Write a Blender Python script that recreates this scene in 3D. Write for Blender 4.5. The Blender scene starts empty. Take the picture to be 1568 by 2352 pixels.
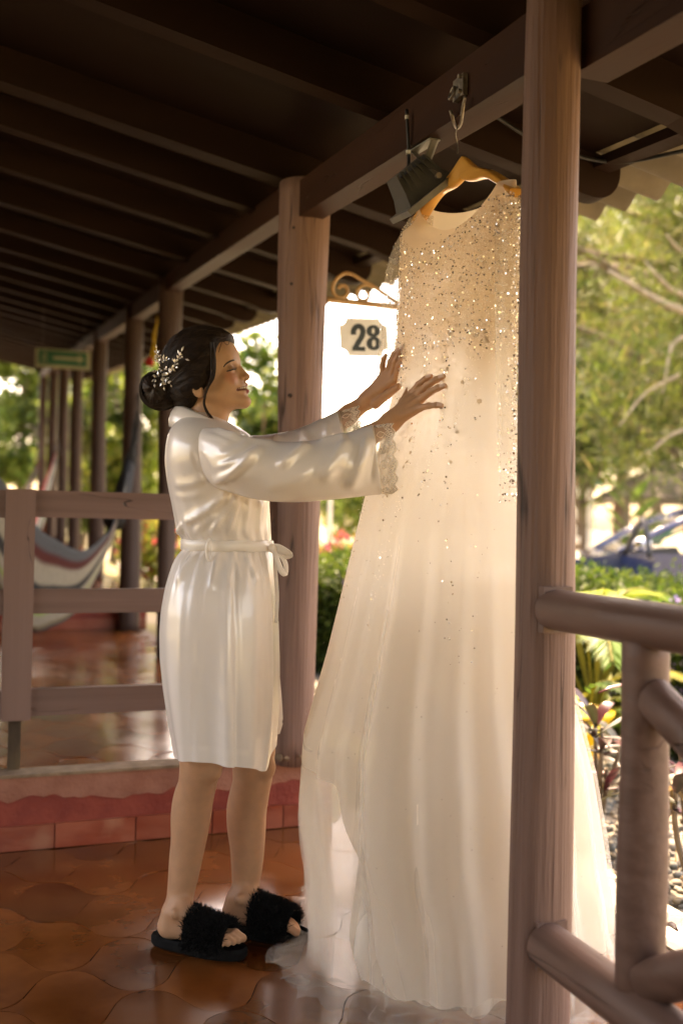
import bpy, math, random
import numpy as np
from math import sin, cos, pi, radians
from mathutils import Vector, Matrix

random.seed(7)
rng = np.random.default_rng(7)
S = bpy.context.scene
COL = S.collection

# ---------------------------------------------------------------- camera
# The world's +y runs along the veranda (away), +x points to the garden, z is up.
CAM = np.array([0.0, 0.0, 1.1])
YAW, PITCH, ROLL = radians(20.0), 0.0105, 0.02
FOC = 2287.0                      # focal length in units of a 1568 x 2352 picture
CX, CY = 784.0, 1176.0
_fw = np.array([sin(YAW) * cos(PITCH), cos(YAW) * cos(PITCH), sin(PITCH)])
_rt0 = np.array([cos(YAW), -sin(YAW), 0.0])
_up0 = np.cross(_rt0, _fw)
_rt = cos(ROLL) * _rt0 + sin(ROLL) * _up0
_up = -sin(ROLL) * _rt0 + cos(ROLL) * _up0

cam_data = bpy.data.cameras.new('camera')
cam = bpy.data.objects.new('camera', cam_data)
COL.objects.link(cam)
cam.matrix_world = Matrix(((_rt[0], _up[0], -_fw[0], CAM[0]),
                           (_rt[1], _up[1], -_fw[1], CAM[1]),
                           (_rt[2], _up[2], -_fw[2], CAM[2]), (0, 0, 0, 1)))
cam_data.sensor_fit = 'VERTICAL'
cam_data.sensor_height = 36.0
cam_data.lens = FOC / 2352.0 * 36.0
cam_data.clip_start = 0.05
cam_data.clip_end = 2000
cam_data.dof.use_dof = True
cam_data.dof.focus_distance = 2.46
cam_data.dof.aperture_fstop = 1.8
S.camera = cam

# ---------------------------------------------------------------- world, sun, exposure
SUN_AZ, SUN_EL = radians(14.0), radians(60.0)      # azimuth from +y towards +x
w = bpy.data.worlds.new('World')
S.world = w
w.use_nodes = True
nt = w.node_tree
bg = nt.nodes['Background']
sky = nt.nodes.new('ShaderNodeTexSky')
sky.sky_type = 'NISHITA'
sky.sun_disc = False
sky.sun_elevation = SUN_EL
sky.sun_rotation = SUN_AZ
sky.air_density = 1.0
sky.dust_density = 4.0
sky.ozone_density = 0.6
nt.links.new(sky.outputs[0], bg.inputs[0])
bg.inputs[1].default_value = 0.15

sun_d = bpy.data.lights.new('sun', 'SUN')
sun_d.energy = 2.3
sun_d.angle = radians(0.6)
sun_d.color = (1.0, 0.93, 0.82)
sun = bpy.data.objects.new('sun', sun_d)
COL.objects.link(sun)
_sd = Vector((sin(SUN_AZ) * cos(SUN_EL), cos(SUN_AZ) * cos(SUN_EL), sin(SUN_EL)))
sun.rotation_euler = _sd.to_track_quat('Z', 'Y').to_euler()
sun.location = (3, 6, 12)

vs = S.view_settings
vs.view_transform = 'Standard'
vs.look = 'None'
vs.gamma = 1.0
vs.exposure = 3.4
vs.use_curve_mapping = False
try:
    vs.use_white_balance = True
    vs.white_balance_temperature = 9600
    vs.white_balance_tint = 20
except Exception:
    pass
S.cycles.use_denoising = True
S.cycles.max_bounces = 10
S.cycles.diffuse_bounces = 5
S.cycles.glossy_bounces = 4
S.cycles.transmission_bounces = 6
S.cycles.transparent_max_bounces = 24
S.cycles.sample_clamp_indirect = 8.0
S.cycles.caustics_reflective = False
S.cycles.caustics_refractive = False

# ---------------------------------------------------------------- helpers
def W(px, py, D):
    """a point of the place, measured as picture position and depth D in metres"""
    a, b = (px - CX) / FOC, (CY - py) / FOC
    d = _fw + a * _rt + b * _up
    return CAM + d * D

def proj(P):
    """picture position of points (n,3)"""
    Q = np.asarray(P) - CAM
    dd = Q @ _fw
    return np.stack([CX + FOC * (Q @ _rt) / dd, CY - FOC * (Q @ _up) / dd], -1)

def unit(v):
    v = np.asarray(v, float)
    return v / (np.linalg.norm(v, axis=-1, keepdims=True) + 1e-12)

def add_meta(o, label=None, cat=None, group=None, kind=None):
    if label: o['label'] = label
    if cat: o['category'] = cat
    if group: o['group'] = group
    if kind: o['kind'] = kind
    return o

BASE = {}
def root(name, loc, label, cat, group=None):
    o = bpy.data.objects.new(name, None)
    o.empty_display_size = 0.1
    COL.objects.link(o)
    o.location = tuple(float(c) for c in loc)
    BASE[o.name] = np.array(loc, float)
    return add_meta(o, label, cat, group)

class MB:
    """collects vertices and faces of one mesh"""
    def __init__(s):
        s.v, s.f, s.n, s.c, s.uv = [], [], 0, [], []
    def add(s, V, F, col=None, uv=None):
        V = np.asarray(V, float).reshape(-1, 3)
        s.v.append(V)
        for A in (F if isinstance(F, list) and len(F) and isinstance(F[0], np.ndarray) else [F]):
            A = np.asarray(A, dtype=object) if isinstance(A, list) and len(set(map(len, A))) > 1 else np.asarray(A)
            if A.dtype == object:
                for k in sorted(set(map(len, A))):
                    s.f.append(np.array([list(q) for q in A if len(q) == k], int) + s.n)
            elif len(A):
                s.f.append(A.astype(int) + s.n)
        if col is not None:
            col = np.asarray(col, float)
            s.c.append(np.broadcast_to(col, (len(V), 3)) if col.ndim == 1 else col)
        else:
            s.c.append(np.full((len(V), 3), np.nan))
        s.uv.append(np.asarray(uv, float) if uv is not None else np.zeros((len(V), 2)))
        s.n += len(V)
        return s
    def box(s, lo, hi, col=None, rot=None, org=None):
        lo, hi = np.array(lo, float), np.array(hi, float)
        V = np.array([[x, y, z] for z in (lo[2], hi[2]) for y in (lo[1], hi[1]) for x in (lo[0], hi[0])])
        if rot is not None:
            o = np.array(org if org is not None else (lo + hi) / 2)
            V = (V - o) @ np.array(rot).T + o
        return s.add(V, np.array([[0,2,3,1],[4,5,7,6],[0,1,5,4],[2,6,7,3],[0,4,6,2],[1,3,7,5]]), col)
    def tube(s, path, rad, seg=10, cap=True, col=None, squash=None):
        P = np.asarray(path, float)
        n = len(P)
        R = np.broadcast_to(np.asarray(rad, float), (n,)) if np.ndim(rad) < 2 else np.asarray(rad, float)
        T = unit(np.gradient(P, axis=0))
        ref = np.array([0, 0, 1.0]) if abs(T[0, 2]) < 0.9 else np.array([1.0, 0, 0])
        N = unit(np.cross(T[0], ref))
        ang = np.arange(seg) / seg * 2 * pi
        V = []
        for i in range(n):
            N = unit(N - T[i] * (N @ T[i]))
            B = np.cross(T[i], N)
            if R.ndim == 1:
                V.append(P[i] + R[i] * (np.cos(ang)[:, None] * N + np.sin(ang)[:, None] * B))
            else:
                V.append(P[i] + R[i, 0] * np.cos(ang)[:, None] * N + R[i, 1] * np.sin(ang)[:, None] * B)
        V = np.concatenate(V)
        i, j = np.meshgrid(np.arange(n - 1), np.arange(seg), indexing='ij')
        a, b = (i * seg + j).ravel(), (i * seg + (j + 1) % seg).ravel()
        F = [np.stack([a, b, b + seg, a + seg], 1)]
        if cap:
            F.append(np.array([list(range(seg))[::-1], list(range((n - 1) * seg, n * seg))]))
        return s.add(V, F, col)
    def lathe(s, prof, org=(0, 0, 0), seg=24, col=None):
        prof = np.asarray(prof, float)
        ang = np.arange(seg) / seg * 2 * pi
        V = np.stack([prof[:, 0, None] * np.cos(ang), prof[:, 0, None] * np.sin(ang), np.repeat(prof[:, 1, None], seg, 1)], -1).reshape(-1, 3) + np.array(org)
        n = len(prof)
        i, j = np.meshgrid(np.arange(n - 1), np.arange(seg), indexing='ij')
        a, b = (i * seg + j).ravel(), (i * seg + (j + 1) % seg).ravel()
        return s.add(V, np.stack([a, b, b + seg, a + seg], 1), col)
    def grid(s, G, closed=False, col=None, uv=None, flip=False):
        """G: (n,m,3) sheet; closed wraps the second axis"""
        n, m = G.shape[:2]
        mm = m if closed else m - 1
        i, j = np.meshgrid(np.arange(n - 1), np.arange(mm), indexing='ij')
        a, b = (i * m + j).ravel(), (i * m + (j + 1) % m).ravel()
        F = np.stack([a, b, b + m, a + m], 1)
        if flip: F = F[:, ::-1]
        return s.add(G.reshape(-1, 3), F, None if col is None else (col.reshape(-1, 3) if np.ndim(col) > 1 else col),
                     None if uv is None else uv.reshape(-1, 2))
    def prism(s, poly, ax, lo, hi, col=None):
        """extrude polygon (2-D, ccw) along axis ax from lo to hi"""
        poly = np.asarray(poly, float); n = len(poly)
        V = []
        for h in (lo, hi):
            for p in poly:
                q = [0, 0, 0]; k = [i for i in range(3) if i != ax]
                q[k[0]], q[k[1]], q[ax] = p[0], p[1], h
                V.append(q)
        F = [list(range(n))[::-1], list(range(n, 2 * n))]
        sides = np.array([[i, (i + 1) % n, (i + 1) % n + n, i + n] for i in range(n)])
        s.add(V, [np.array(F), sides], col)
        return s
    def blobs(s, C, R, col=None, jitter=0.0, squash=None):
        """little octahedron-based pebbles"""
        base = np.array([[1,0,0],[-1,0,0],[0,1,0],[0,-1,0],[0,0,1],[0,0,-1]], float)
        tri = np.array([[0,2,4],[2,1,4],[1,3,4],[3,0,4],[2,0,5],[1,2,5],[3,1,5],[0,3,5]])
        # one subdivision
        vs_, fs_, cache = list(base), [], {}
        def mid(a, b):
            k = (min(a, b), max(a, b))
            if k not in cache:
                cache[k] = len(vs_); m_ = vs_[a] + vs_[b]; vs_.append(m_ / np.linalg.norm(m_))
            return cache[k]
        for a, b, c in tri:
            x, y, z = mid(a, b), mid(b, c), mid(c, a)
            fs_ += [[a, x, z], [x, b, y], [z, y, c], [x, y, z]]
        B = np.array(vs_); T = np.array(fs_)
        C = np.asarray(C, float); n = len(C)
        R = np.asarray(R, float)
        if R.ndim == 1: R = np.repeat(R[:, None], 3, 1)
        V = C[:, None] + B[None] * R[:, None] * (1 + jitter * rng.standard_normal((n, len(B), 1)))
        F = (T[None] + (np.arange(n) * len(B))[:, None, None]).reshape(-1, 3)
        cc = None if col is None else (col if np.ndim(col) == 1 else np.repeat(col, len(B), 0))
        return s.add(V.reshape(-1, 3), F, cc)
    def obj(s, name, mat, parent=None, smooth=False, base=None, label=None, kind=None, link=True):
        return make(name, s, mat, parent, smooth, base, label, kind)

def make(name, mb, mat, parent=None, smooth=False, base=None, label=None, kind=None):
    V = np.concatenate(mb.v) if mb.v else np.zeros((0, 3))
    b = np.zeros(3)
    if parent is not None: b = BASE[parent.name]
    elif base is not None: b = np.array(base, float)
    V = V - b
    me = bpy.data.meshes.new(name)
    me.vertices.add(len(V)); me.vertices.foreach_set('co', V.astype(np.float32).ravel())
    tot = sum(a.size for a in mb.f); npol = sum(len(a) for a in mb.f)
    me.loops.add(tot); me.polygons.add(npol)
    li = np.concatenate([a.ravel() for a in mb.f]).astype(np.int32)
    cnt = np.concatenate([np.full(len(a), a.shape[1]) for a in mb.f])
    st = np.concatenate([[0], np.cumsum(cnt)[:-1]]).astype(np.int32)
    me.loops.foreach_set('vertex_index', li)
    me.polygons.foreach_set('loop_start', st)
    try: me.polygons.foreach_set('loop_total', cnt.astype(np.int32))
    except Exception: pass
    me.polygons.foreach_set('use_smooth', np.full(npol, bool(smooth)))
    me.update(calc_edges=True)
    C = np.concatenate(mb.c)
    if not np.isnan(C).all():
        C = np.nan_to_num(C, nan=1.0)
        at = me.color_attributes.new('tint', 'FLOAT_COLOR', 'POINT')
        at.data.foreach_set('color', np.concatenate([C, np.ones((len(C), 1))], 1).astype(np.float32).ravel())
    U = np.concatenate(mb.uv)
    if np.any(U):
        ul = me.uv_layers.new(name='uv')
        ul.data.foreach_set('uv', U[li].astype(np.float32).ravel())
    me.validate()
    if mat is not None: me.materials.append(mat)
    o = bpy.data.objects.new(name, me)
    COL.objects.link(o)
    if parent is not None:
        o.parent = parent
        BASE[o.name] = b
    else:
        o.location = tuple(float(c) for c in b)
        BASE[o.name] = b
    if label: o['label'] = label
    if kind: o['kind'] = kind
    return o

def copy_to(src, parent, loc=None, rot=None):
    c = src.copy()
    COL.objects.link(c)
    c.parent = parent
    if loc is not None: c.location = tuple(float(q) for q in loc)
    if rot is not None: c.rotation_euler = rot
    return c

def catmull(P, n):
    P = np.asarray(P, float); m = len(P)
    Q = np.concatenate([[2 * P[0] - P[1]], P, [2 * P[-1] - P[-2]]])
    t = np.linspace(0, m - 1 - 1e-9, n); i = t.astype(int); f = (t - i)[:, None]
    a, b, c, d = Q[i], Q[i + 1], Q[i + 2], Q[i + 3]
    return 0.5 * (2 * b + (c - a) * f + (2 * a - 5 * b + 4 * c - d) * f**2 + (3 * b - a - 3 * c + d) * f**3)

def sstep(a, b, x):
    t = np.clip((np.asarray(x, float) - a) / (b - a), 0, 1)
    return t * t * (3 - 2 * t)

# ---------------------------------------------------------------- materials
def nodes(name):
    m = bpy.data.materials.new(name); m.use_nodes = True
    t = m.node_tree
    return m, t, t.nodes['Principled BSDF'], t.nodes['Material Output']

def pbr(name, c1, c2=None, scale=8.0, stretch=(1, 1, 1), rough=0.6, rough2=None, bump=0.0, bscale=None, spec=0.5,
        tint=False, detail=4.0, metal=0.0, coat=0.0, transl=0.0, sheen=0.0, alpha=None, rnd=0.0, contrast=(0.3, 0.7),
        bstretch=None, c3=None, c3scale=2.0, c3range=(0.55, 0.7), bdist=0.01, transm=0.0, ior=1.45):
    m, t, b, out = nodes(name)
    L = t.links.new
    def N(k, **kw):
        n = t.nodes.new(k)
        for a, v_ in kw.items(): setattr(n, a, v_)
        return n
    tc = N('ShaderNodeTexCoord')
    mp = N('ShaderNodeMapping'); mp.inputs['Scale'].default_value = stretch
    L(tc.outputs['Object'], mp.inputs['Vector'])
    vec = mp.outputs[0]
    if rnd:
        oi = N('ShaderNodeObjectInfo'); va = N('ShaderNodeVectorMath', operation='SCALE')
        va.inputs[0].default_value = (13.1, 7.7, 3.3); L(oi.outputs['Random'], va.inputs['Scale'])
        ad = N('ShaderNodeVectorMath', operation='ADD'); L(vec, ad.inputs[0]); L(va.outputs[0], ad.inputs[1]); vec = ad.outputs[0]
    no = N('ShaderNodeTexNoise'); no.inputs['Scale'].default_value = scale; no.inputs['Detail'].default_value = detail
    L(vec, no.inputs['Vector'])
    rp = N('ShaderNodeValToRGB')
    rp.color_ramp.elements[0].position, rp.color_ramp.elements[1].position = contrast
    rp.color_ramp.interpolation = 'EASE'
    rp.color_ramp.elements[0].color = (*c1, 1); rp.color_ramp.elements[1].color = (*(c2 or c1), 1)
    L(no.outputs['Fac'], rp.inputs[0])
    colo = rp.outputs[0]
    if c3:
        n3 = N('ShaderNodeTexNoise'); n3.inputs['Scale'].default_value = c3scale; n3.inputs['Detail'].default_value = 6
        L(tc.outputs['Object'], n3.inputs['Vector'])
        mr = N('ShaderNodeMapRange'); mr.interpolation_type = 'SMOOTHSTEP'; mr.inputs[1].default_value, mr.inputs[2].default_value = c3range
        L(n3.outputs['Fac'], mr.inputs[0])
        mx = N('ShaderNodeMix', data_type='RGBA'); L(mr.outputs[0], mx.inputs[0]); L(colo, mx.inputs[6])
        mx.inputs[7].default_value = (*c3, 1); colo = mx.outputs[2]
    if rnd:
        hs = N('ShaderNodeHueSaturation')
        mr = N('ShaderNodeMapRange'); mr.inputs[3].default_value, mr.inputs[4].default_value = 1 - rnd, 1 + rnd
        L(oi.outputs['Random'], mr.inputs[0]); L(mr.outputs[0], hs.inputs['Value']); L(colo, hs.inputs['Color']); colo = hs.outputs[0]
    if tint:
        at = N('ShaderNodeAttribute'); at.attribute_name = 'tint'
        mx = N('ShaderNodeMix', data_type='RGBA', blend_type='MULTIPLY'); mx.inputs[0].default_value = 1
        L(colo, mx.inputs[6]); L(at.outputs['Color'], mx.inputs[7]); colo = mx.outputs[2]
    L(colo, b.inputs['Base Color'])
    b.inputs['Roughness'].default_value = rough
    if rough2 is not None:
        mr = N('ShaderNodeMapRange'); mr.inputs[1].default_value, mr.inputs[2].default_value = contrast
        mr.interpolation_type = 'SMOOTHSTEP'
        mr.inputs[3].default_value, mr.inputs[4].default_value = rough, rough2
        L(no.outputs['Fac'], mr.inputs[0]); L(mr.outputs[0], b.inputs['Roughness'])
    b.inputs['Metallic'].default_value = metal
    b.inputs['Specular IOR Level'].default_value = spec
    b.inputs['IOR'].default_value = ior
    b.inputs['Transmission Weight'].default_value = transm
    if coat: b.inputs['Coat Weight'].default_value = coat; b.inputs['Coat Roughness'].default_value = 0.12
    if sheen: b.inputs['Sheen Weight'].default_value = sheen
    if bump:
        bn = N('ShaderNodeTexNoise'); bn.inputs['Scale'].default_value = bscale or scale; bn.inputs['Detail'].default_value = 5
        if bstretch:
            mp2 = N('ShaderNodeMapping'); mp2.inputs['Scale'].default_value = bstretch
            L(tc.outputs['Object'], mp2.inputs['Vector']); L(mp2.outputs[0], bn.inputs['Vector'])
        else: L(vec, bn.inputs['Vector'])
        bu = N('ShaderNodeBump'); bu.inputs['Strength'].default_value = bump; bu.inputs['Distance'].default_value = bdist
        L(bn.outputs['Fac'], bu.inputs['Height']); L(bu.outputs[0], b.inputs['Normal'])
    sh = b.outputs[0]
    if transl:
        tr = N('ShaderNodeBsdfTranslucent'); L(colo, tr.inputs['Color'])
        ms = N('ShaderNodeMixShader'); ms.inputs[0].default_value = transl
        L(sh, ms.inputs[1]); L(tr.outputs[0], ms.inputs[2]); sh = ms.outputs[0]
    if alpha is not None:
        tp = N('ShaderNodeBsdfTransparent')
        ms = N('ShaderNodeMixShader')
        if isinstance(alpha, tuple) and alpha[0] == 'z':      # net that thickens downwards, layer on layer
            sx = N('ShaderNodeSeparateXYZ'); L(tc.outputs['Object'], sx.inputs[0])
            mr = N('ShaderNodeMapRange'); mr.interpolation_type = 'SMOOTHSTEP'
            for q_, v_ in zip((1, 2, 3, 4), alpha[1:]): mr.inputs[q_].default_value = v_
            L(sx.outputs[2], mr.inputs[0]); L(mr.outputs[0], ms.inputs[0])
        elif isinstance(alpha, tuple):       # noise-driven holes
            an = N('ShaderNodeTexNoise'); an.inputs['Scale'].default_value = alpha[2]; an.inputs['Detail'].default_value = 5
            L(tc.outputs['Object'], an.inputs['Vector'])
            mr = N('ShaderNodeMapRange'); mr.inputs[1].default_value, mr.inputs[2].default_value = 0.3, 0.7
            mr.interpolation_type = 'SMOOTHSTEP'
            mr.inputs[3].default_value, mr.inputs[4].default_value = alpha[0], alpha[1]
            L(an.outputs['Fac'], mr.inputs[0]); L(mr.outputs[0], ms.inputs[0])
        else: ms.inputs[0].default_value = alpha
        L(tp.outputs[0], ms.inputs[1]); L(sh, ms.inputs[2]); sh = ms.outputs[0]
    if sh is not b.outputs[0]: L(sh, out.inputs['Surface'])
    return m

M = {}
WOODB, WOODB2 = (0.115, 0.058, 0.042), (0.17, 0.092, 0.070)
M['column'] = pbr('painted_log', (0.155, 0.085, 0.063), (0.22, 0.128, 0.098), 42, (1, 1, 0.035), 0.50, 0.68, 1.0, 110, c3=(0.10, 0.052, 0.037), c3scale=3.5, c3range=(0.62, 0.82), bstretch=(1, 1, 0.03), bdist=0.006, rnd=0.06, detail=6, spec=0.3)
M['column_dark'] = pbr('dark_log', (0.050, 0.028, 0.022), (0.078, 0.046, 0.037), 30, (1, 1, 0.06), 0.5, 0.62, 0.4, 30, bstretch=(1, 1, 0.04), bdist=0.006, spec=0.3)  # darker base colour, used for every column past the second
M['rail'] = pbr('painted_rail_log', (0.125, 0.066, 0.047), (0.175, 0.098, 0.073), 36, (1, 0.04, 1), 0.5, 0.65, 0.6, 32, c3=(0.09, 0.05, 0.038), c3scale=4, c3range=(0.6, 0.85), bstretch=(1, 0.05, 1), bdist=0.005)
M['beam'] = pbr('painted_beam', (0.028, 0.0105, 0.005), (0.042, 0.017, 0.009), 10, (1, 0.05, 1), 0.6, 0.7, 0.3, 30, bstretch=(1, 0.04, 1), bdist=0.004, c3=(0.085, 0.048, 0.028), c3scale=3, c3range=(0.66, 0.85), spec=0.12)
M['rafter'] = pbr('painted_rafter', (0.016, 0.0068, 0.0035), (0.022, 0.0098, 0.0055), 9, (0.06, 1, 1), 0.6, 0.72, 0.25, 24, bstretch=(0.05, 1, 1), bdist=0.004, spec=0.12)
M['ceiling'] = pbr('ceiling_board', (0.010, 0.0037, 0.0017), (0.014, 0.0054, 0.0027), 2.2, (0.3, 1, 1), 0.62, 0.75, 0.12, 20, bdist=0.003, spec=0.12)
M['fence'] = pbr('painted_plank', (0.130, 0.070, 0.052), (0.180, 0.102, 0.079), 28, (0.03, 1, 1), 0.5, 0.6, 0.3, 40, bstretch=(0.04, 1, 1), bdist=0.003, c3=(0.30, 0.21, 0.17), c3scale=2.6, c3range=(0.70, 0.88))
M['fence_post'] = pbr('painted_post', (0.165, 0.090, 0.068), (0.20, 0.115, 0.09), 12, (1, 1, 0.05), 0.5, 0.6, 0.35, 60, bstretch=(1, 1, 0.03), bdist=0.003)
M['roof'] = pbr('fibre_cement', (0.10, 0.08, 0.055), (0.16, 0.13, 0.09), 5, (1, 1, 1), 0.85, None, 0.2, 30)
M['slab'] = pbr('grout', (0.05, 0.024, 0.014), (0.10, 0.055, 0.035), 20, rough=0.75)
M['tile'] = pbr('glazed_terracotta', (0.105, 0.029, 0.0065), (0.17, 0.052, 0.013), 5, rough=0.13, rough2=0.24, bump=0.10, bscale=6, rnd=0.34, spec=0.5, coat=0.2, c3=(0.085, 0.02, 0.006), c3scale=5, c3range=(0.58, 0.8), bdist=0.01)
M['riser_red'] = pbr('red_cement', (0.20, 0.026, 0.014), (0.28, 0.050, 0.028), 9, rough=0.6, rough2=0.8, bump=0.4, bscale=60, c3=(0.34, 0.16, 0.11), c3scale=9, c3range=(0.60, 0.80))
M['riser_pink'] = pbr('pink_plaster', (0.25, 0.092, 0.055), (0.33, 0.135, 0.085), 10, rough=0.85, bump=0.6, bscale=90, bdist=0.006)
M['riser_tile'] = pbr('red_wall_tile', (0.24, 0.042, 0.018), (0.31, 0.075, 0.036), 6, (1, 1, 2), 0.35, 0.5, 0.2, 20, rnd=0.15, c3=(0.38, 0.15, 0.085), c3scale=7, c3range=(0.55, 0.8))
M['curb'] = pbr('worn_curb', (0.15, 0.09, 0.05), (0.27, 0.18, 0.11), 14, rough=0.85, bump=0.4, bscale=60)
M['concrete'] = pbr('pale_concrete', (0.42, 0.38, 0.30), (0.60, 0.55, 0.45), 9, rough=0.9, bump=0.3, bscale=40)
M['metal_dark'] = pbr('dark_metal', (0.035, 0.032, 0.028), (0.07, 0.06, 0.05), 20, rough=0.45, rough2=0.6, metal=0.6)
M['metal_rust'] = pbr('worn_steel', (0.15, 0.12, 0.09), (0.28, 0.24, 0.19), 40, rough=0.4, rough2=0.6, metal=0.8, bump=0.3, bscale=80)
M['rotten'] = pbr('weathered_stub', (0.03, 0.018, 0.010), (0.10, 0.062, 0.030), 14, (1, 1, 0.3), 0.8, None, 0.7, 30)

def add_cracks(m, scale=9.0, zst=0.10, width=0.012, dark=(0.035, 0.018, 0.012), ax=2, strength=0.6):
    """long drying cracks along the grain: narrow dark grooves"""
    t = m.node_tree; L = t.links.new
    b = t.nodes['Principled BSDF']
    tc = t.nodes.new('ShaderNodeTexCoord'); mp = t.nodes.new('ShaderNodeMapping')
    sc_ = [1.0, 1.0, 1.0]; sc_[ax] = zst; mp.inputs['Scale'].default_value = sc_
    L(tc.outputs['Object'], mp.inputs['Vector'])
    n = t.nodes.new('ShaderNodeTexNoise'); n.inputs['Scale'].default_value = scale; n.inputs['Detail'].default_value = 3; n.inputs['Distortion'].default_value = 0.4
    L(mp.outputs[0], n.inputs['Vector'])
    s_ = t.nodes.new('ShaderNodeMath'); s_.operation = 'SUBTRACT'; s_.inputs[1].default_value = 0.5; L(n.outputs['Fac'], s_.inputs[0])
    a = t.nodes.new('ShaderNodeMath'); a.operation = 'ABSOLUTE'; L(s_.outputs[0], a.inputs[0])
    mr = t.nodes.new('ShaderNodeMapRange'); mr.inputs[1].default_value, mr.inputs[2].default_value = 0.0, width
    mr.inputs[3].default_value, mr.inputs[4].default_value = 1.0, 0.0
    L(a.outputs[0], mr.inputs[0])
    n2 = t.nodes.new('ShaderNodeTexNoise'); n2.inputs['Scale'].default_value = 3.0; L(tc.outputs['Object'], n2.inputs['Vector'])
    m2 = t.nodes.new('ShaderNodeMapRange'); m2.inputs[1].default_value, m2.inputs[2].default_value = 0.50, 0.60; L(n2.outputs['Fac'], m2.inputs[0])
    k = t.nodes.new('ShaderNodeMath'); k.operation = 'MULTIPLY'; L(mr.outputs[0], k.inputs[0]); L(m2.outputs[0], k.inputs[1])
    old = b.inputs['Base Color'].links[0].from_socket
    mx = t.nodes.new('ShaderNodeMix'); mx.data_type = 'RGBA'; L(k.outputs[0], mx.inputs[0]); L(old, mx.inputs[6]); mx.inputs[7].default_value = (*dark, 1)
    L(mx.outputs[2], b.inputs['Base Color'])
    bu = t.nodes.new('ShaderNodeBump'); bu.inputs['Strength'].default_value = strength; bu.inputs['Distance'].default_value = 0.006; bu.invert = True
    L(k.outputs[0], bu.inputs['Height'])
    if b.inputs['Normal'].links: L(b.inputs['Normal'].links[0].from_socket, bu.inputs['Normal'])
    L(bu.outputs[0], b.inputs['Normal'])
add_cracks(M['column'], scale=11, zst=0.07, width=0.016); add_cracks(M['column_dark']); add_cracks(M['rail'], ax=1); add_cracks(M['beam'], ax=1, width=0.006); add_cracks(M['fence'], ax=0, width=0.005); add_cracks(M['fence_post'], scale=14, width=0.006)
# ================================================================ the setting
XB = 1.085                                      # the row of columns and the beam on it
def zb(y): return 2.031 + 0.094 * (y - 1.766)   # underside of the roof beam (it climbs with the hill)
RS = 0.198                                      # fall of the rafters towards the garden
def zr(x, y): return zb(y) + 0.13 - RS * (x - XB)
RD = 0.125                                       # rafter depth
COLS = [(1.766, 0.0), (3.437, 0.25), (6.12, 0.25), (7.66, 0.25), (9.98, 0.5), (12.4, 0.5), (14.4, 0.75), (16.6, 0.75), (19.4, 1.0)]
STEPS = [(-2.0, 3.46, 0.0), (3.46, 7.78, 0.25), (7.78, 12.8, 0.5), (12.8, 17.5, 0.75), (17.5, 24.0, 1.0)]

# ---- ground: one sheet to the horizon
def ground_z(x, y):
    return -0.07 + 0.045 * np.clip(y - 4, 0, 30) * sstep(3.2, 1.6, x) * sstep(2, 6, y) - 0.06 * sstep(4.0, 7.0, x - 0.55 * np.clip(6 - y, -8, 3))
gx = np.concatenate([[-300, -120, -50, -20, -10], np.linspace(-5, 14, 60), [17, 22, 30, 45, 80, 150, 300]])
gy = np.concatenate([[-300, -100, -40, -15], np.linspace(-6, 24, 70), [28, 35, 50, 80, 150, 350]])
GX, GY = np.meshgrid(gx, gy)
M['ground'] = pbr('soil_and_grass', (0.10, 0.085, 0.04), (0.17, 0.16, 0.06), 1.5, rough=0.95, bump=0.4, bscale=30, c3=(0.25, 0.21, 0.15), c3scale=0.6, c3range=(0.5, 0.65))
g = MB().grid(np.stack([GX, GY, ground_z(GX, GY)], -1)).obj('ground', M['ground'], kind='structure', smooth=True)
# pale paved yard behind the hedge
M['yard'] = pbr('pale_paving', (0.55, 0.51, 0.44), (0.68, 0.64, 0.56), 3, rough=0.9)
yx, yy = np.meshgrid(np.linspace(0, 1, 30), np.linspace(0, 1, 40))
yX = 4.6 + yx * 6.0 - 1.7 * yy; yY = 3.0 + yy * 24
MB().grid(np.stack([yX, yY, ground_z(yX, yY) + 0.006], -1)).obj('yard', M['yard'], kind='structure', smooth=True)

# ---- lantern shaped floor tile (interlocking)
TA, TB_ = 0.330, 0.310
def tile_outline(a, b, n=10):
    """lantern tile: blunt tips left and right, round bellies; neighbours interlock"""
    u = np.arange(n) / n
    lg = lambda q: 1 / (1 + np.exp(-11 * (q - 0.5)))
    S_ = 0.20 * u + 0.80 * (lg(u) - lg(0)) / (lg(1) - lg(0))
    LT = np.stack([-a / 2 + u * a / 2, b / 2 * S_], 1)
    TR = (LT * np.array([-1, 1]))[::-1]
    up_ = np.concatenate([LT, [[0, b / 2]], TR[:-1]])
    return np.concatenate([up_, -up_])[::-1]          # ccw
def tile_mesh(name, shrink):
    o = tile_outline(TA, TB_)
    n = len(o)
    rad = np.linalg.norm(o, axis=1, keepdims=True)
    def ins(k): return o * (1 - k / np.maximum(rad, 1e-6))
    a, b_, c = ins(shrink), ins(shrink), ins(shrink + 0.0012)
    V = np.concatenate([np.c_[a, np.full(n, -0.012)], np.c_[a, np.zeros(n)]])
    i = np.arange(n); j = (i + 1) % n
    F = [np.stack([i, j, j + n, i + n], 1), np.array([list(range(n, 2 * n))])]
    return MB().add(V, F)

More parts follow.
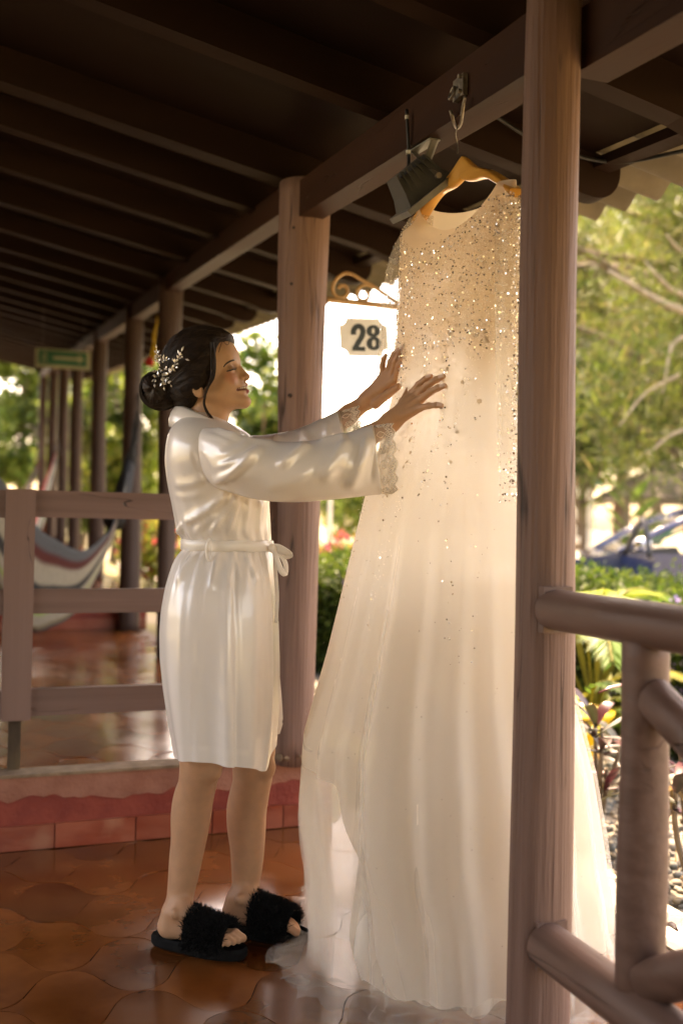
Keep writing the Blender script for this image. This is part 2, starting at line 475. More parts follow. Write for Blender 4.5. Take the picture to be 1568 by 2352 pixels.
tile_src = None
def lay_tiles(parent, x0, x1, y0, y1, z, seen, ph=(0.0, 0.0), ylo=0.1, yhi=0.06):
    """one object for every tile that shows"""
    global tile_src
    cnt = 0
    for j in range(int((y0 - 0.3) / (TB_ / 2)) - 1, int((y1 + 0.3) / (TB_ / 2)) + 2):
        for i in range(int((x0 - 0.4) / TA) - 1, int((x1 + 0.4) / TA) + 2):
            x = (i + 0.5 * (j % 2)) * TA + ph[0]; y = j * TB_ / 2 + ph[1]
            if not (x0 + 0.10 < x < x1 - 0.10 and y0 + ylo < y < y1 + yhi): continue
            q = proj(np.array([[x, y, z]]))[0]
            dep = (np.array([x, y, z]) - CAM) @ _fw
            if dep < 0.4 or not seen(q, dep): continue
            if tile_src is None:
                tile_src = make('floor_tile', tile_mesh('floor_tile', 0.0012), M['tile'], parent)
                o = tile_src
            else: o = copy_to(tile_src, parent)
            o.location = (x, y, z - 0.001 + rng.uniform(-0.0012, 0.0008))
            o.rotation_euler = (rng.normal(0, 0.0035), rng.normal(0, 0.0035), rng.normal(0, 0.006))
            cnt += 1
    return cnt
floor_objs = []
names = ['terrace_floor', 'raised_floor', 'raised_floor', 'raised_floor', 'raised_floor']
for k, (y0, y1, z) in enumerate(STEPS):
    x1 = 1.80 if k == 0 else 1.24
    sl = MB().box((-4.4, y0, z - 0.6), (x1, y1 - (0.001 if k else 0), z - 0.012 if k < 2 else z), None)
    so = sl.obj(names[k], M['slab'] if k < 2 else M['tile'], kind='structure')
    floor_objs.append(so)
BASE[floor_objs[0].name] = np.zeros(3); BASE[floor_objs[1].name] = np.zeros(3)
lay_tiles(floor_objs[0], -3.0, 1.74, -1.5, 3.45, 0.0, lambda q, d: -260 < q[0] < 1700 and q[1] < 2620, (0.055, 0.02))
lay_tiles(floor_objs[1], -3.0, 1.20, 3.55, 7.78, 0.25, lambda q, d: -120 < q[0] < 900, (0.02, 0.08), ylo=-0.02)
MB().box((-2.9, 3.535, 0.225), (1.235, 3.80, 0.2462)).obj('floor_border', M['tile'], floor_objs[1])
# plain filler of tile-coloured floor where no single tile is seen
MB().box((1.74, -2, -0.2), (1.93, 3.46, -0.006)).obj('floor_edge', M['concrete'], kind='structure')

# ---- the red step up to the raised floor
for k, (y0, z0, z1, xr) in enumerate([(3.46, 0.0, 0.25, 1.24), (7.78, 0.25, 0.5, 1.24), (12.8, 0.5, 0.75, 1.24)]):
    lab = ['red cement step with a peeling pink top coat, nearest the woman', 'far red step under the hammock', 'farthest red step down the veranda'][k]
    r = root('step', (0, y0, z0), lab, 'step', 'red steps along the veranda')
    H = z1 - z0
    MB().box((-3.0, y0 - 0.012, z0 + 0.002), (xr, y0 - 0.001, z1 - 0.012)).obj('red_riser', M['riser_red'], r)
    xs = np.linspace(-3.0, xr, 260)
    if k == 0:
        jag = z0 + 0.152 + 0.012 * np.sin(xs * 3.1 + 1) + 0.006 * np.sin(xs * 11) + 0.004 * np.sin(xs * 37) + np.convolve(rng.normal(0, 0.009, len(xs)), [0.25, 0.5, 0.25], 'same') + 0.02 * sstep(0.2, -0.6, xs) + 0.028 * sstep(0.9, 1.1, xs)
        poly = [(xs[0], z1 - 0.011)] + list(zip(xs, jag)) + [(xs[-1], z1 - 0.011)]
        MB().prism(poly, 1, y0 - 0.017, y0 - 0.0125).obj('pink_plaster', M['riser_pink'], r, label='peeling pink plaster coat with a ragged lower edge')
    MB().box((-3.0, y0 - 0.022, z1 - 0.011), (xr + 0.01, y0 + 0.075, z1 - 0.001)).obj('worn_edge', M['curb'], r)
    x = -3.0 + 0.11
    n = 0
    while x < xr - 0.05:
        wdt = 0.262 + rng.uniform(-0.004, 0.004)
        e = min(x + wdt - 0.004, xr - 0.002)
        m_ = MB(); lo = (x, y0 - 0.024 - rng.uniform(0, 0.002), z0 + 0.001); hi = (e, y0 - 0.0125, z0 + 0.079 + rng.uniform(-0.003, 0.003))
        m_.box(lo, hi)
        m_.obj('riser_tile', M['riser_tile'], r)
        x += wdt; n += 1
# ---- columns
def log(path, rad, seg=28, n=30, wob=0.0025, seed=0):
    rg = np.random.default_rng(seed)
    P = catmull(path, n); R = np.interp(np.linspace(0, 1, n), np.linspace(0, 1, len(rad)), rad)
    m_ = MB().tube(P, R, seg)
    V = m_.v[0]
    ang = np.tile(np.arange(seg) / seg * 2 * pi, n); h = np.repeat(np.linspace(0, 1, n), seg)
    c = np.repeat(P, seg, 0)
    d = V - c
    f = 1 + (wob / R.mean()) * (np.sin(2 * ang + 3 * h + rg.uniform(0, 6)) + 0.6 * np.sin(3 * ang - 5 * h + rg.uniform(0, 6)) + 0.5 * np.sin(9 * h + rg.uniform(0, 6)))
    m_.v[0] = c + d * f[:, None]
    return m_
M['knot'] = pbr('knot_hole', (0.012, 0.008, 0.006), (0.03, 0.02, 0.014), 60, rough=0.9)
clabels = ['tall dark pink painted log post in the foreground, in front of the dress',
           'thick brown log column beside the house number sign, behind the sleeve',
           'slim log column just behind the woman\'s head',
           'log column to which the near hammock is tied',
           'log column directly right of the green exit sign',
           'log column under the right end of the exit sign',
           'log column left of the exit sign column, with yellow rope',
           'far log column with the red and white hammock tied to it',
           'farthest log column at the end of the veranda']
crad = [(0.064, 0.051), (0.067, 0.092), (0.05, 0.072), (0.085, 0.066), (0.08, 0.07), (0.075, 0.07), (0.075, 0.07), (0.08, 0.07), (0.08, 0.07)]
for k, (y, z) in enumerate(COLS):
    r = root('wooden_column', (XB, y, z), clabels[k], 'column', 'log columns of the veranda')
    top = zb(y) + (0.42 if k == 0 else 0.135)
    lean = 0.0
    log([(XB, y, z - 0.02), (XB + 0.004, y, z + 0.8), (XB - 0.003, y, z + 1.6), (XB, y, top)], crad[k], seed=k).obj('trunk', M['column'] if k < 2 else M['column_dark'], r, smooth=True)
    if k == 1:
        for (px, py, rr) in ((672, 521, 0.006), (665, 650, 0.0065), (661, 907, 0.008)):
            p = W(px, py, 3.52)
            d = unit(np.array([p[0] - XB, p[1] - y, 0]))
            rad_here = np.interp(p[2], [0.25, 2.3], crad[1])
            c = np.array([XB, y, p[2]]) + d * (rad_here - 0.004)
            MB().tube([c, c + d * 0.006], [rr, rr * 0.8], 10).obj('bolt_hole', M['knot'], r)
        mb_ = MB()
        ang = np.linspace(0, 2 * pi, 40)
        ring = np.stack([XB + 0.10 * np.cos(ang) * (1 + 0.25 * rng.random(40)), y + 0.10 * np.sin(ang), np.full(40, 0.252)], 1)
        MB().blobs(np.stack([XB + rng.normal(0, 0.055, 120) + 0.06, y - 0.02 - np.abs(rng.normal(0, 0.02, 120)), 0.25 + np.abs(rng.normal(0, 0.008, 120))], 1), rng.uniform(0.006, 0.015, 120), jitter=0.15).obj('mortar_crumbs', M['curb'], r, kind='stuff')
# ---- roof beams from column to column
blab = ['brown roof beam from the foreground post towards the top right corner', 'brown roof beam carrying the dress hook and the floodlight',
        'roof beam behind the middle column running to the one behind her head', 'short roof beam above the near hammock', 'roof beam left of the column beside the exit sign',
        'roof beam behind the exit sign', 'far roof beam past the exit sign', 'farthest roof beam', 'last roof beam at the veranda end']
ends = [-2.4] + [c[0] for c in COLS]
for k in range(len(ends) - 1):
    y0, y1 = ends[k], ends[k + 1]
    up_ = 0.055 if k == 2 else (0.0 if k < 2 else 0.02)
    hw = 0.044
    m_ = MB()
    y1_, y0_ = y1 - (0.03 if 0 < k < len(ends) - 2 else 0), y0 + (0.03 if k else 0)
    xo = 0.086 if k == 0 else 0.0
    V = [(XB + xo + sx * hw, yy_, zb(yy_) + dz + up_) for yy_ in (y0_, y1_) for dz in (0, 0.128 - up_ * 0.5) for sx in (-1, 1)]
    m_.add(V, np.array([[0, 1, 3, 2], [4, 6, 7, 5], [0, 4, 5, 1], [2, 3, 7, 6], [0, 2, 6, 4], [1, 5, 7, 3]]))
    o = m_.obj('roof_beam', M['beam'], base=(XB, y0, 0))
    add_meta(o, blab[k], 'beam', 'beams on the row of columns')
# ---- rafters with rounded tails
RY = [0.72, 1.37, 1.99, 2.60, 3.50, 4.0, 4.66, 5.40, 6.16, 6.85, 7.5, 8.2, 8.9, 9.6, 10.3, 11.0, 11.7, 12.4, 13.1, 13.8, 14.5, 15.2, 15.9, 16.6, 17.4, 18.2, 19.0, 19.8]
XT = 1.82
def rafter(y, w_):
    # side outline in (x, drop from the sloping underside line)
    pts = [(-2.6, 0.0)]
    for t in np.linspace(0, 1, 4): pts.append((-2.6 + t * (XT - 0.12 + 2.6), 0.0))
    tail = [(XT - 0.105 + 0.105 * sin(q), 0.092 - 0.105 * cos(q)) for q in np.linspace(0.0, pi / 2, 12)]
    pts = [(-4.4, 0.0), (-1.0, 0.0), (0.4, 0.0), (XT - 0.26, 0.0), (XT - 0.22, -0.006), (XT - 0.16, -0.013)] + tail + [(XT, RD), (0.4, RD), (-1.0, RD), (-4.4, RD)]
    poly = [(x, zr(x, y) + h) for x, h in pts]
    return MB().prism(poly, 1, y - w_ / 2, y + w_ / 2)
for k, y in enumerate(RY):
    w_ = 0.085 if abs(y - 3.5) < 0.01 else 0.062
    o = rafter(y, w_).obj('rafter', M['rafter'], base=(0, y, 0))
    if y < 1.0: lab = 'dark rafter nearest the viewer, above the top right corner'
    elif y < 3.4: lab = ['first dark rafter from the top right, ending beside the foreground post', 'dark rafter crossing above the dress hook', 'dark rafter above the floodlight, with a rounded tail by the tree'][[1.37, 1.99, 2.60].index(y)]
    elif y < 3.6: lab = 'wide dark rafter resting on top of the thick middle column'
    else:
        ORD = ('first second third fourth fifth sixth seventh eighth ninth tenth eleventh twelfth thirteenth fourteenth fifteenth sixteenth seventeenth eighteenth nineteenth twentieth twenty-first twenty-second twenty-third twenty-fourth').split()
        lab = 'dark sloping rafter, %s one beyond the thick middle column' % ORD[k - RY.index(3.50) - 1]
    add_meta(o, lab, 'rafter', 'rafters under the veranda roof')
# ---- ceiling panels between the rafters and the corrugated roof sheet
ce = bpy.data.objects.new('ceiling', None); COL.objects.link(ce); ce['kind'] = 'structure'; BASE[ce.name] = np.zeros(3)
for y0, y1 in zip([-2.6, -1.6, -0.6] + RY, [-1.6, -0.6] + RY + [20.6]):
    V = [(x, y, zr(x, y) + RD - 0.004 + dz) for dz in (0, 0.012) for y in (y0, y1 - 0.0005) for x in (-4.4, 1.72)]
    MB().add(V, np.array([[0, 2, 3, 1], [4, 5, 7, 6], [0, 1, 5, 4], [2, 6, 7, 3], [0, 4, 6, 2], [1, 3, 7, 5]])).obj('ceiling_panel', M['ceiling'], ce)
ys = np.arange(-2.7, 20.8, 0.0125); xs = np.linspace(-4.6, 2.10, 10)  # roof and ceiling extended left, out of view, to hold back sky light
YY, XX = np.meshgrid(ys, xs, indexing='ij')
wv = 0.026 * np.cos(YY / 0.177 * 2 * pi)
wobx = 0.02 * np.sin(YY * 1.7) + 0.012 * np.sin(np.floor(YY / 0.88) * 2.4)
top = np.stack([XX + np.where(XX > 2.05, wobx, 0), YY, zr(XX, YY) + RD + 0.046 + wv], -1)
rf = MB().grid(top).grid(top - np.array([0, 0, 0.008]))
ro = rf.obj('roof', M['roof'], kind='structure', smooth=True)
bt = MB()
V = [(x, y, zr(x, y) + RD - 0.016 + dz) for dz in (-0.03, 0.0) for y in (-2.6, 20.6) for x in (1.725, 1.775)]
bt.add(V, np.array([[0, 2, 3, 1], [4, 5, 7, 6], [0, 1, 5, 4], [2, 6, 7, 3], [0, 4, 6, 2], [1, 3, 7, 5]]))
add_meta(bt.obj('eave_batten', M['rafter'], base=(1.75, 0, 2)), 'dark batten running along the eave under the grey roof sheet', 'batten')

# ---- plank fence on the edge of the raised floor
r = root('plank_fence', (0.135, 3.53, 0.25), 'brown plank fence with three wide boards behind the woman', 'fence')
fy = 3.535
for (za, zc) in ((1.093, 1.186), (0.767, 0.851), (0.421, 0.512)):
    MB().box((-2.9, fy - 0.016, za), (0.083, fy + 0.016, zc)).obj('board', M['fence'], r)
    MB().box((0.181, fy - 0.016, za + 0.004), (1.010, fy + 0.016, zc + 0.003)).obj('board', M['fence'], r)
MB().box((0.084, fy - 0.036, 0.415), (0.180, fy + 0.040, 1.190)).obj('fence_post', M['fence_post'], r)
MB().box((0.985, fy - 0.062, 0.42), (1.020, fy - 0.018, 1.19)).obj('fence_post', M['fence_post'], r)
MB().box((0.110, fy - 0.022, 0.245), (0.150, fy + 0.018, 0.416)).obj('foot_stub', M['rotten'], r, label='dark weathered stub under the fence post')

# ---- log railing at the right, running from the foreground post to the viewer
r = root('log_railing', (XB, 1.4, 0.0), 'round log railing with crossed braces at the right edge', 'railing')
def rail(name, a, b, rr, seed):
    a, b = np.array(a, float), np.array(b, float)
    mid_ = (a + b) / 2 + np.array([0.0, 0, 0.006])
    m_ = log([a, mid_, b], rr, seg=24, n=14, wob=0.0018, seed=seed)
    # rounded end
    d = unit(a - b)
    for k, (off, sc) in enumerate(((0.012, 0.9), (0.02, 0.6))):
        pass
    return m_.obj(name, M['rail'], r, smooth=True)
for zc_ in (0.937, 0.276):
    MB().box((XB - 0.038, 1.7045, zc_ - 0.047), (XB + 0.028, 1.76, zc_ + 0.044)).obj('notch', M['rail'], r, label='dark notch cut into the post for the rail')
rail('top_rail', (XB - 0.012, 1.712, 0.937), (XB, -1.6, 0.925), (0.041, 0.05), 11)
rail('bottom_rail', (XB - 0.012, 1.712, 0.276), (XB, -1.6, 0.27), (0.044, 0.05), 12)
rail('baluster', (XB, 1.435, 0.29), (XB, 1.435, 0.925), (0.041, 0.040), 13)
rail('baluster', (XB, 0.45, 0.29), (XB, 0.45, 0.925), (0.041, 0.040), 14)
rail('brace', (XB - 0.004, 1.405, 0.815), (XB + 0.01, 0.48, 0.33), (0.034, 0.036), 15)
rail('brace', (XB - 0.004, 1.405, 0.335), (XB - 0.01, 0.48, 0.84), (0.036, 0.036), 16)
# ================================================================ garden
def leaf_quads(C, length, width, dirs=None, nrm=None, droop=0.0, fold=0.15):
    """diamond leaves at C, pointing along dirs"""
    n = len(C)
    L_ = np.broadcast_to(length, (n,))[:, None]; Wd = np.broadcast_to(width, (n,))[:, None]
    if dirs is None: dirs = unit(rng.standard_normal((n, 3)))
    dirs = unit(dirs + np.array([0, 0, -droop]))
    if nrm is None: nrm = unit(rng.standard_normal((n, 3)) + np.array([0, 0, 0.9]))
    side = unit(np.cross(dirs, nrm)); nn = np.cross(side, dirs)
    a = C; b = C + dirs * L_ * 0.45 + side * Wd * 0.5 + nn * Wd * fold
    c = C + dirs * L_; d = C + dirs * L_ * 0.45 - side * Wd * 0.5 + nn * Wd * fold
    V = np.stack([a, b, c, d], 1).reshape(-1, 3)
    F = np.arange(4 * n).reshape(n, 4)
    return V, F
def leaf_cols(n, cols, per=4, jit=0.15):
    cols = np.array(cols, float)
    k = rng.integers(0, len(cols), n)
    c = cols[k] * (1 + jit * rng.standard_normal((n, 1)))
    return np.repeat(np.clip(c, 0.005, 1), per, 0)

M['leaf'] = pbr('leaf', (0.85, 0.85, 0.85), (1, 1, 1), 6, rough=0.5, tint=True, transl=0.45, spec=0.35)
M['leaf_gloss'] = pbr('glossy_leaf', (0.9, 0.9, 0.9), (1, 1, 1), 6, rough=0.35, tint=True, transl=0.25, spec=0.5)
M['bark'] = pbr('bark', (0.10, 0.07, 0.045), (0.20, 0.15, 0.10), 14, (1, 1, 0.3), 0.9, None, 0.6, 25)
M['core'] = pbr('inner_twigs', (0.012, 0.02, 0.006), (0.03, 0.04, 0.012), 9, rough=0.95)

GREEN = [(0.07, 0.13, 0.018), (0.05, 0.10, 0.015), (0.10, 0.17, 0.025), (0.14, 0.19, 0.03)]
YGREEN = [(0.16, 0.21, 0.03), (0.22, 0.25, 0.04), (0.10, 0.15, 0.025), (0.28, 0.28, 0.06)]
OLIVE = [(0.15, 0.16, 0.035), (0.20, 0.18, 0.055), (0.10, 0.12, 0.025), (0.26, 0.22, 0.08), (0.22, 0.24, 0.04), (0.30, 0.22, 0.09)]

def tree(name, loc, height, crown, label, cols, nleaf, leaf, clumps=26, droop=0.0, trunk_r=0.12, group=None, cz=None, lean=(0, 0), gap=0.5):
    """tapered trunk with limbs and a crown of leaf clumps"""
    loc = np.array(loc, float)
    r = root(name, loc, label, 'tree', group)
    top = loc + np.array([lean[0], lean[1], height * 0.82])
    tr = MB()
    tr.tube(catmull([loc + (0, 0, -0.1), loc + np.array([lean[0] * 0.2 + 0.06, lean[1] * 0.2, height * 0.3]), loc + np.array([lean[0] * 0.6, lean[1] * 0.6 + 0.05, height * 0.6]), top], 14), np.linspace(trunk_r, trunk_r * 0.25, 14), 9)
    tr.obj('trunk', M['bark'], r, smooth=True)
    cz = cz if cz is not None else height * 0.62
    cc = loc + np.array([lean[0] * 0.6, lean[1] * 0.6, cz])
    cl = unit(rng.standard_normal((clumps, 3))) * (rng.random((clumps, 1)) ** 0.45) * np.array(crown) + cc
    lm = MB()
    for k in range(0, clumps, 2):
        s0 = loc + (top - loc) * rng.uniform(0.3, 0.85)
        lm.tube(catmull([s0, (s0 + cl[k]) / 2 + rng.normal(0, 0.12, 3) + (0, 0, 0.15), cl[k]], 7), np.linspace(trunk_r * 0.32, 0.012, 7), 6)
    lm.obj('limb', M['bark'], r, smooth=True)
    per = nleaf // clumps
    sz = np.array(crown).mean() * rng.uniform(0.25, 0.5, clumps) * (1.25 - gap * 0.5)
    C = np.concatenate([cl[k] + unit(rng.standard_normal((per, 3))) * (rng.random((per, 1)) ** 0.5) * sz[k] * np.array([1, 1, 0.75 + droop * 0.5]) for k in range(clumps)])
    shade = np.repeat(rng.uniform(0.75, 1.3, clumps), per)
    V, F = leaf_quads(C, leaf[0] * rng.uniform(0.6, 1.3, len(C)), leaf[1], droop=droop)
    col = leaf_cols(len(C), cols) * np.repeat(shade, 4)[:, None] * np.array((0.66, 0.76, 0.74))
    MB().add(V, F, col).obj('crown', M['leaf'], r)
    return r
def gp(px, D, dz=0.0):
    p = W(px, 1205, D)
    return np.array([p[0], p[1], float(ground_z(np.array(p[0]), np.array(p[1]))) + dz])

# trees: the feathery tree at the right edge and others further back
cas = tree('casuarina_tree', gp(1640, 11.0), 7.0, (3.2, 3.0, 2.3), 'big feathery olive green tree filling the right edge under the eave', OLIVE + YGREEN, 42000, (0.20, 0.018), 60, 0.55, 0.20, 'trees in the garden', cz=4.0)
M['branch'] = pbr('pale_branch', (0.20, 0.155, 0.10), (0.32, 0.26, 0.18), 12, rough=0.85)
for pth, r0 in (([(1640, 735, 9.2), (1560, 712, 8.9), (1500, 685, 8.8), (1440, 648, 8.7), (1395, 622, 8.7)], 0.045), ([(1610, 690, 9.0), (1545, 668, 8.8), (1505, 630, 8.7), (1480, 600, 8.7)], 0.03), ([(1620, 620, 9.2), (1560, 575, 8.9), (1530, 540, 8.8)], 0.03),
                ([(1600, 760, 9.0), (1545, 790, 8.8), (1530, 850, 8.7), (1520, 905, 8.7)], 0.022), ([(1560, 860, 9.0), (1480, 905, 8.9), (1420, 980, 8.8)], 0.02), ([(1590, 980, 9.2), (1540, 1000, 9.0), (1490, 1040, 9.0)], 0.025)):
    MB().tube(catmull(np.array([W(*q) for q in pth]), 16), np.linspace(r0, r0 * 0.3, 16), 7).obj('limb', M['branch'], cas, smooth=True)
tree('casuarina_tree', gp(1330, 15.0), 8.0, (3.0, 2.6, 2.1), 'feathery tree right behind the foreground post', OLIVE, 26000, (0.22, 0.024), 44, 0.5, 0.18, 'trees in the garden', cz=4.7)
tree('broadleaf_tree', gp(1420, 22.0), 9.0, (4.5, 4.0, 3.6), 'yellow green tree in the distance behind the feathery ones', YGREEN, 12000, (0.28, 0.16), 40, 0.1, 0.2, 'trees in the garden', cz=5.6)
tree('broadleaf_tree', gp(1330, 12.5), 4.4, (1.9, 1.2, 0.8), 'dark green bushy tree low behind the foreground post', [(0.05, 0.085, 0.018), (0.07, 0.11, 0.022), (0.14, 0.18, 0.035)], 9000, (0.11, 0.05), 46, 0.15, 0.05, 'trees in the garden', cz=2.75)
tree('casuarina_tree', gp(1500, 17.0), 7.0, (3.4, 2.2, 1.6), 'pale feathery tree glimpsed low behind the gazebo', OLIVE + YGREEN, 16000, (0.24, 0.03), 44, 0.5, 0.12, 'trees in the garden', cz=3.7)
tree('broadleaf_tree', gp(600, 17.0), 4.2, (1.3, 1.2, 1.3), 'loose yellow green tree seen between the woman and the middle column', YGREEN + GREEN, 5000, (0.20, 0.11), 18, 0.1, 0.1, 'trees in the garden', cz=2.9)
tree('broadleaf_tree', gp(850, 26.0), 2.6, (1.6, 1.4, 0.8), 'low pale green tree seen far off below the house number', YGREEN, 3500, (0.2, 0.11), 14, 0.1, 0.1, 'trees in the garden', cz=1.7)
tree('broadleaf_tree', gp(262, 20.0), 5.0, (0.9, 1.6, 1.9), 'yellow green tree seen right of the column beside the exit sign', YGREEN, 7000, (0.22, 0.12), 22, 0.2, 0.1, 'trees in the garden', cz=2.8)
tree('broadleaf_tree', gp(192, 25.0), 5.0, (1.0, 1.6, 2.2), 'yellow green tree seen between the far columns', YGREEN, 6000, (0.24, 0.13), 20, 0.1, 0.1, 'trees in the garden', cz=2.7)
tree('broadleaf_tree', gp(45, 31.0), 7.5, (2.6, 1.8, 2.6), 'bright leafy tree beyond the far end of the veranda', YGREEN + [(0.3, 0.34, 0.08)], 8000, (0.30, 0.17), 30, 0.1, 0.15, 'trees in the garden', cz=3.2)
tree('broadleaf_tree', gp(350, 27.0), 3.0, (0.8, 1.2, 1.0), 'low bright tree seen between the two columns behind her head', YGREEN, 3000, (0.2, 0.11), 12, 0.1, 0.08, 'trees in the garden', cz=1.4)

# clipped hedge
def hedge(a, b, depth, h, label, n):
    a, b = np.array(a, float), np.array(b, float)
    r = root('hedge', (a + b) / 2, label, 'hedge')
    d = unit(b - a); nrm = np.array([-d[1], d[0], 0]); Ln = np.linalg.norm(b - a)
    s = rng.random(n) * Ln; t = rng.random(n); hh = rng.random(n)
    face = rng.integers(0, 5, n)
    hh = np.where(face < 2, 1.0, hh); t = np.where((face == 2) | (face == 3), 0.0, np.where(face == 4, 1.0, t))
    bumpy = 0.05 * np.sin(s * 3.1) + 0.04 * np.sin(s * 7.7 + t * 5)
    C = a + d * s[:, None] + nrm * ((t - 0.5) * depth)[:, None] + np.c_[np.zeros((n, 2)), hh * h + bumpy * hh]
    C = C + rng.normal(0, 0.045, (n, 3))
    out = np.where((face < 2)[:, None], np.array([0, 0, 1.0]), np.where((face == 4)[:, None], nrm, -nrm))
    V, F = leaf_quads(C, rng.uniform(0.03, 0.06, n), 0.028, dirs=out + rng.normal(0, 0.8, (n, 3)))
    MB().add(V, F, leaf_cols(n, GREEN + [(0.16, 0.24, 0.04)]) * 0.62).obj('foliage', M['leaf'], r)
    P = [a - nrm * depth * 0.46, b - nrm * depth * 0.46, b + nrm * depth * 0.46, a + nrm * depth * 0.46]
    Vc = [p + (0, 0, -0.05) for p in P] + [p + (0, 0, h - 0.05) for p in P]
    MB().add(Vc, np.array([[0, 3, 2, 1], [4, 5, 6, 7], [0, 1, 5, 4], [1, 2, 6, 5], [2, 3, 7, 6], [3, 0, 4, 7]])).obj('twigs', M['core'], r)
    m_ = 26
    Cf = a + d * (rng.random(m_) * Ln)[:, None] - nrm * depth * 0.5 + np.c_[np.zeros((m_, 2)), h * rng.uniform(0.45, 1.05, m_)] - nrm * 0.05
    V, F = leaf_quads(np.repeat(Cf, 5, 0) + rng.normal(0, 0.008, (m_ * 5, 3)), 0.03, 0.022)
    MB().add(V, F, np.array((0.45, 0.33, 0.65))).obj('flower', M['leaf'], r, kind='stuff', label='small lilac flowers scattered over the hedge')
hedge(gp(640, 8.0), gp(1720, 6.4), 1.0, 0.70, 'clipped green hedge running across behind the dress and the railing', 26000)
hedge(gp(1480, 5.6), gp(1760, 4.9), 0.5, 0.50, 'lower clipped hedge corner at the right edge, in front of the blue car', 7000)

# areca palms
def palm(loc, n, length, label, cols, h0=0.3, spread=(0.5, 1.2), seed=3, az=None):
    rg = np.random.default_rng(seed)
    loc = np.array(loc, float)
    r = root('palm_plant', loc, label, 'palm', 'areca palms by the gravel')
    for k in range(n):
        a = rg.uniform(0, 2 * pi) if az is None else rg.uniform(*az)
        el = rg.uniform(*spread); ln = length * rg.uniform(0.75, 1.15)
        hd = np.array([cos(a), sin(a), 0])
        t = np.linspace(0, 1, 22)
        P = loc + hd * (ln * (t * cos(el) + 0.28 * t**2))[:, None] + np.array([0, 0, 1.0]) * (h0 * rg.uniform(0.5, 1.2) * np.minimum(t * 4, 1) + ln * (t * sin(el) - 0.62 * t**2.2))[:, None]
        m_ = MB().tube(P, np.linspace(0.008, 0.002, 22), 5, col=(0.30, 0.27, 0.05))
        T = unit(np.gradient(P, axis=0)); side = unit(np.cross(T, [0, 0, 1.0]))
        idx = np.repeat(np.arange(5, 22), 4); s_ = np.tile([1, -1, 1, -1], 17)
        off = np.tile([0, 0, 0.5, 0.5], 17)[:, None]
        C = P[idx] + (P[np.minimum(idx + 1, 21)] - P[idx]) * off
        d = unit(T[idx] * 0.95 + side[idx] * s_[:, None] * 0.85 + np.array([0, 0, -0.25]))
        ll = 0.26 * ln * (1.05 - np.abs((idx - 11) / 14.0)) * rg.uniform(0.85, 1.15, len(idx))
        V, F = leaf_quads(C, ll, 0.016, dirs=d, nrm=np.array([0, 0, 1.0]) + 0.3 * rg.standard_normal((len(C), 3)), droop=0.15)
        cc = np.array(cols)[rg.integers(0, len(cols))] * rg.uniform(0.8, 1.2)
        m_.add(V, F, np.broadcast_to(cc, (len(V), 3)))
        m_.obj('frond', M['leaf'], r)
    return r
PALMC = [(0.16, 0.24, 0.03), (0.22, 0.28, 0.04), (0.10, 0.19, 0.03), (0.35, 0.33, 0.05)]
palm(gp(1372, 5.2, 0.15), 20, 0.80, 'green areca palm with arching fronds in front of the hedge', PALMC, 0.40, (0.6, 1.35), 3)
palm(gp(1350, 4.6, 0.05), 18, 0.55, 'yellow green areca palm between the posts, drooping over the gravel', PALMC, 0.25, (0.35, 1.1), 5)
# yellow pot beside the dress
pp = gp(1322, 4.35)
r = root('flower_pot', pp, 'bright yellow fluted pot at the edge of the gravel, half hidden by tulle', 'pot')
M['yellow'] = pbr('yellow_glaze', (0.75, 0.42, 0.015), (0.85, 0.52, 0.03), 10, rough=0.4)
MB().lathe([(0.0, 0.0), (0.12, 0.0), (0.125, 0.02), (0.085, 0.10), (0.10, 0.22), (0.13, 0.30), (0.175, 0.355), (0.18, 0.375), (0.165, 0.378), (0.12, 0.31), (0.0, 0.30)], pp, 28).obj('body', M['yellow'], r, smooth=True)
MB().lathe([(0.0, 0.315), (0.12, 0.318)], pp, 20).obj('soil', M['core'], r)

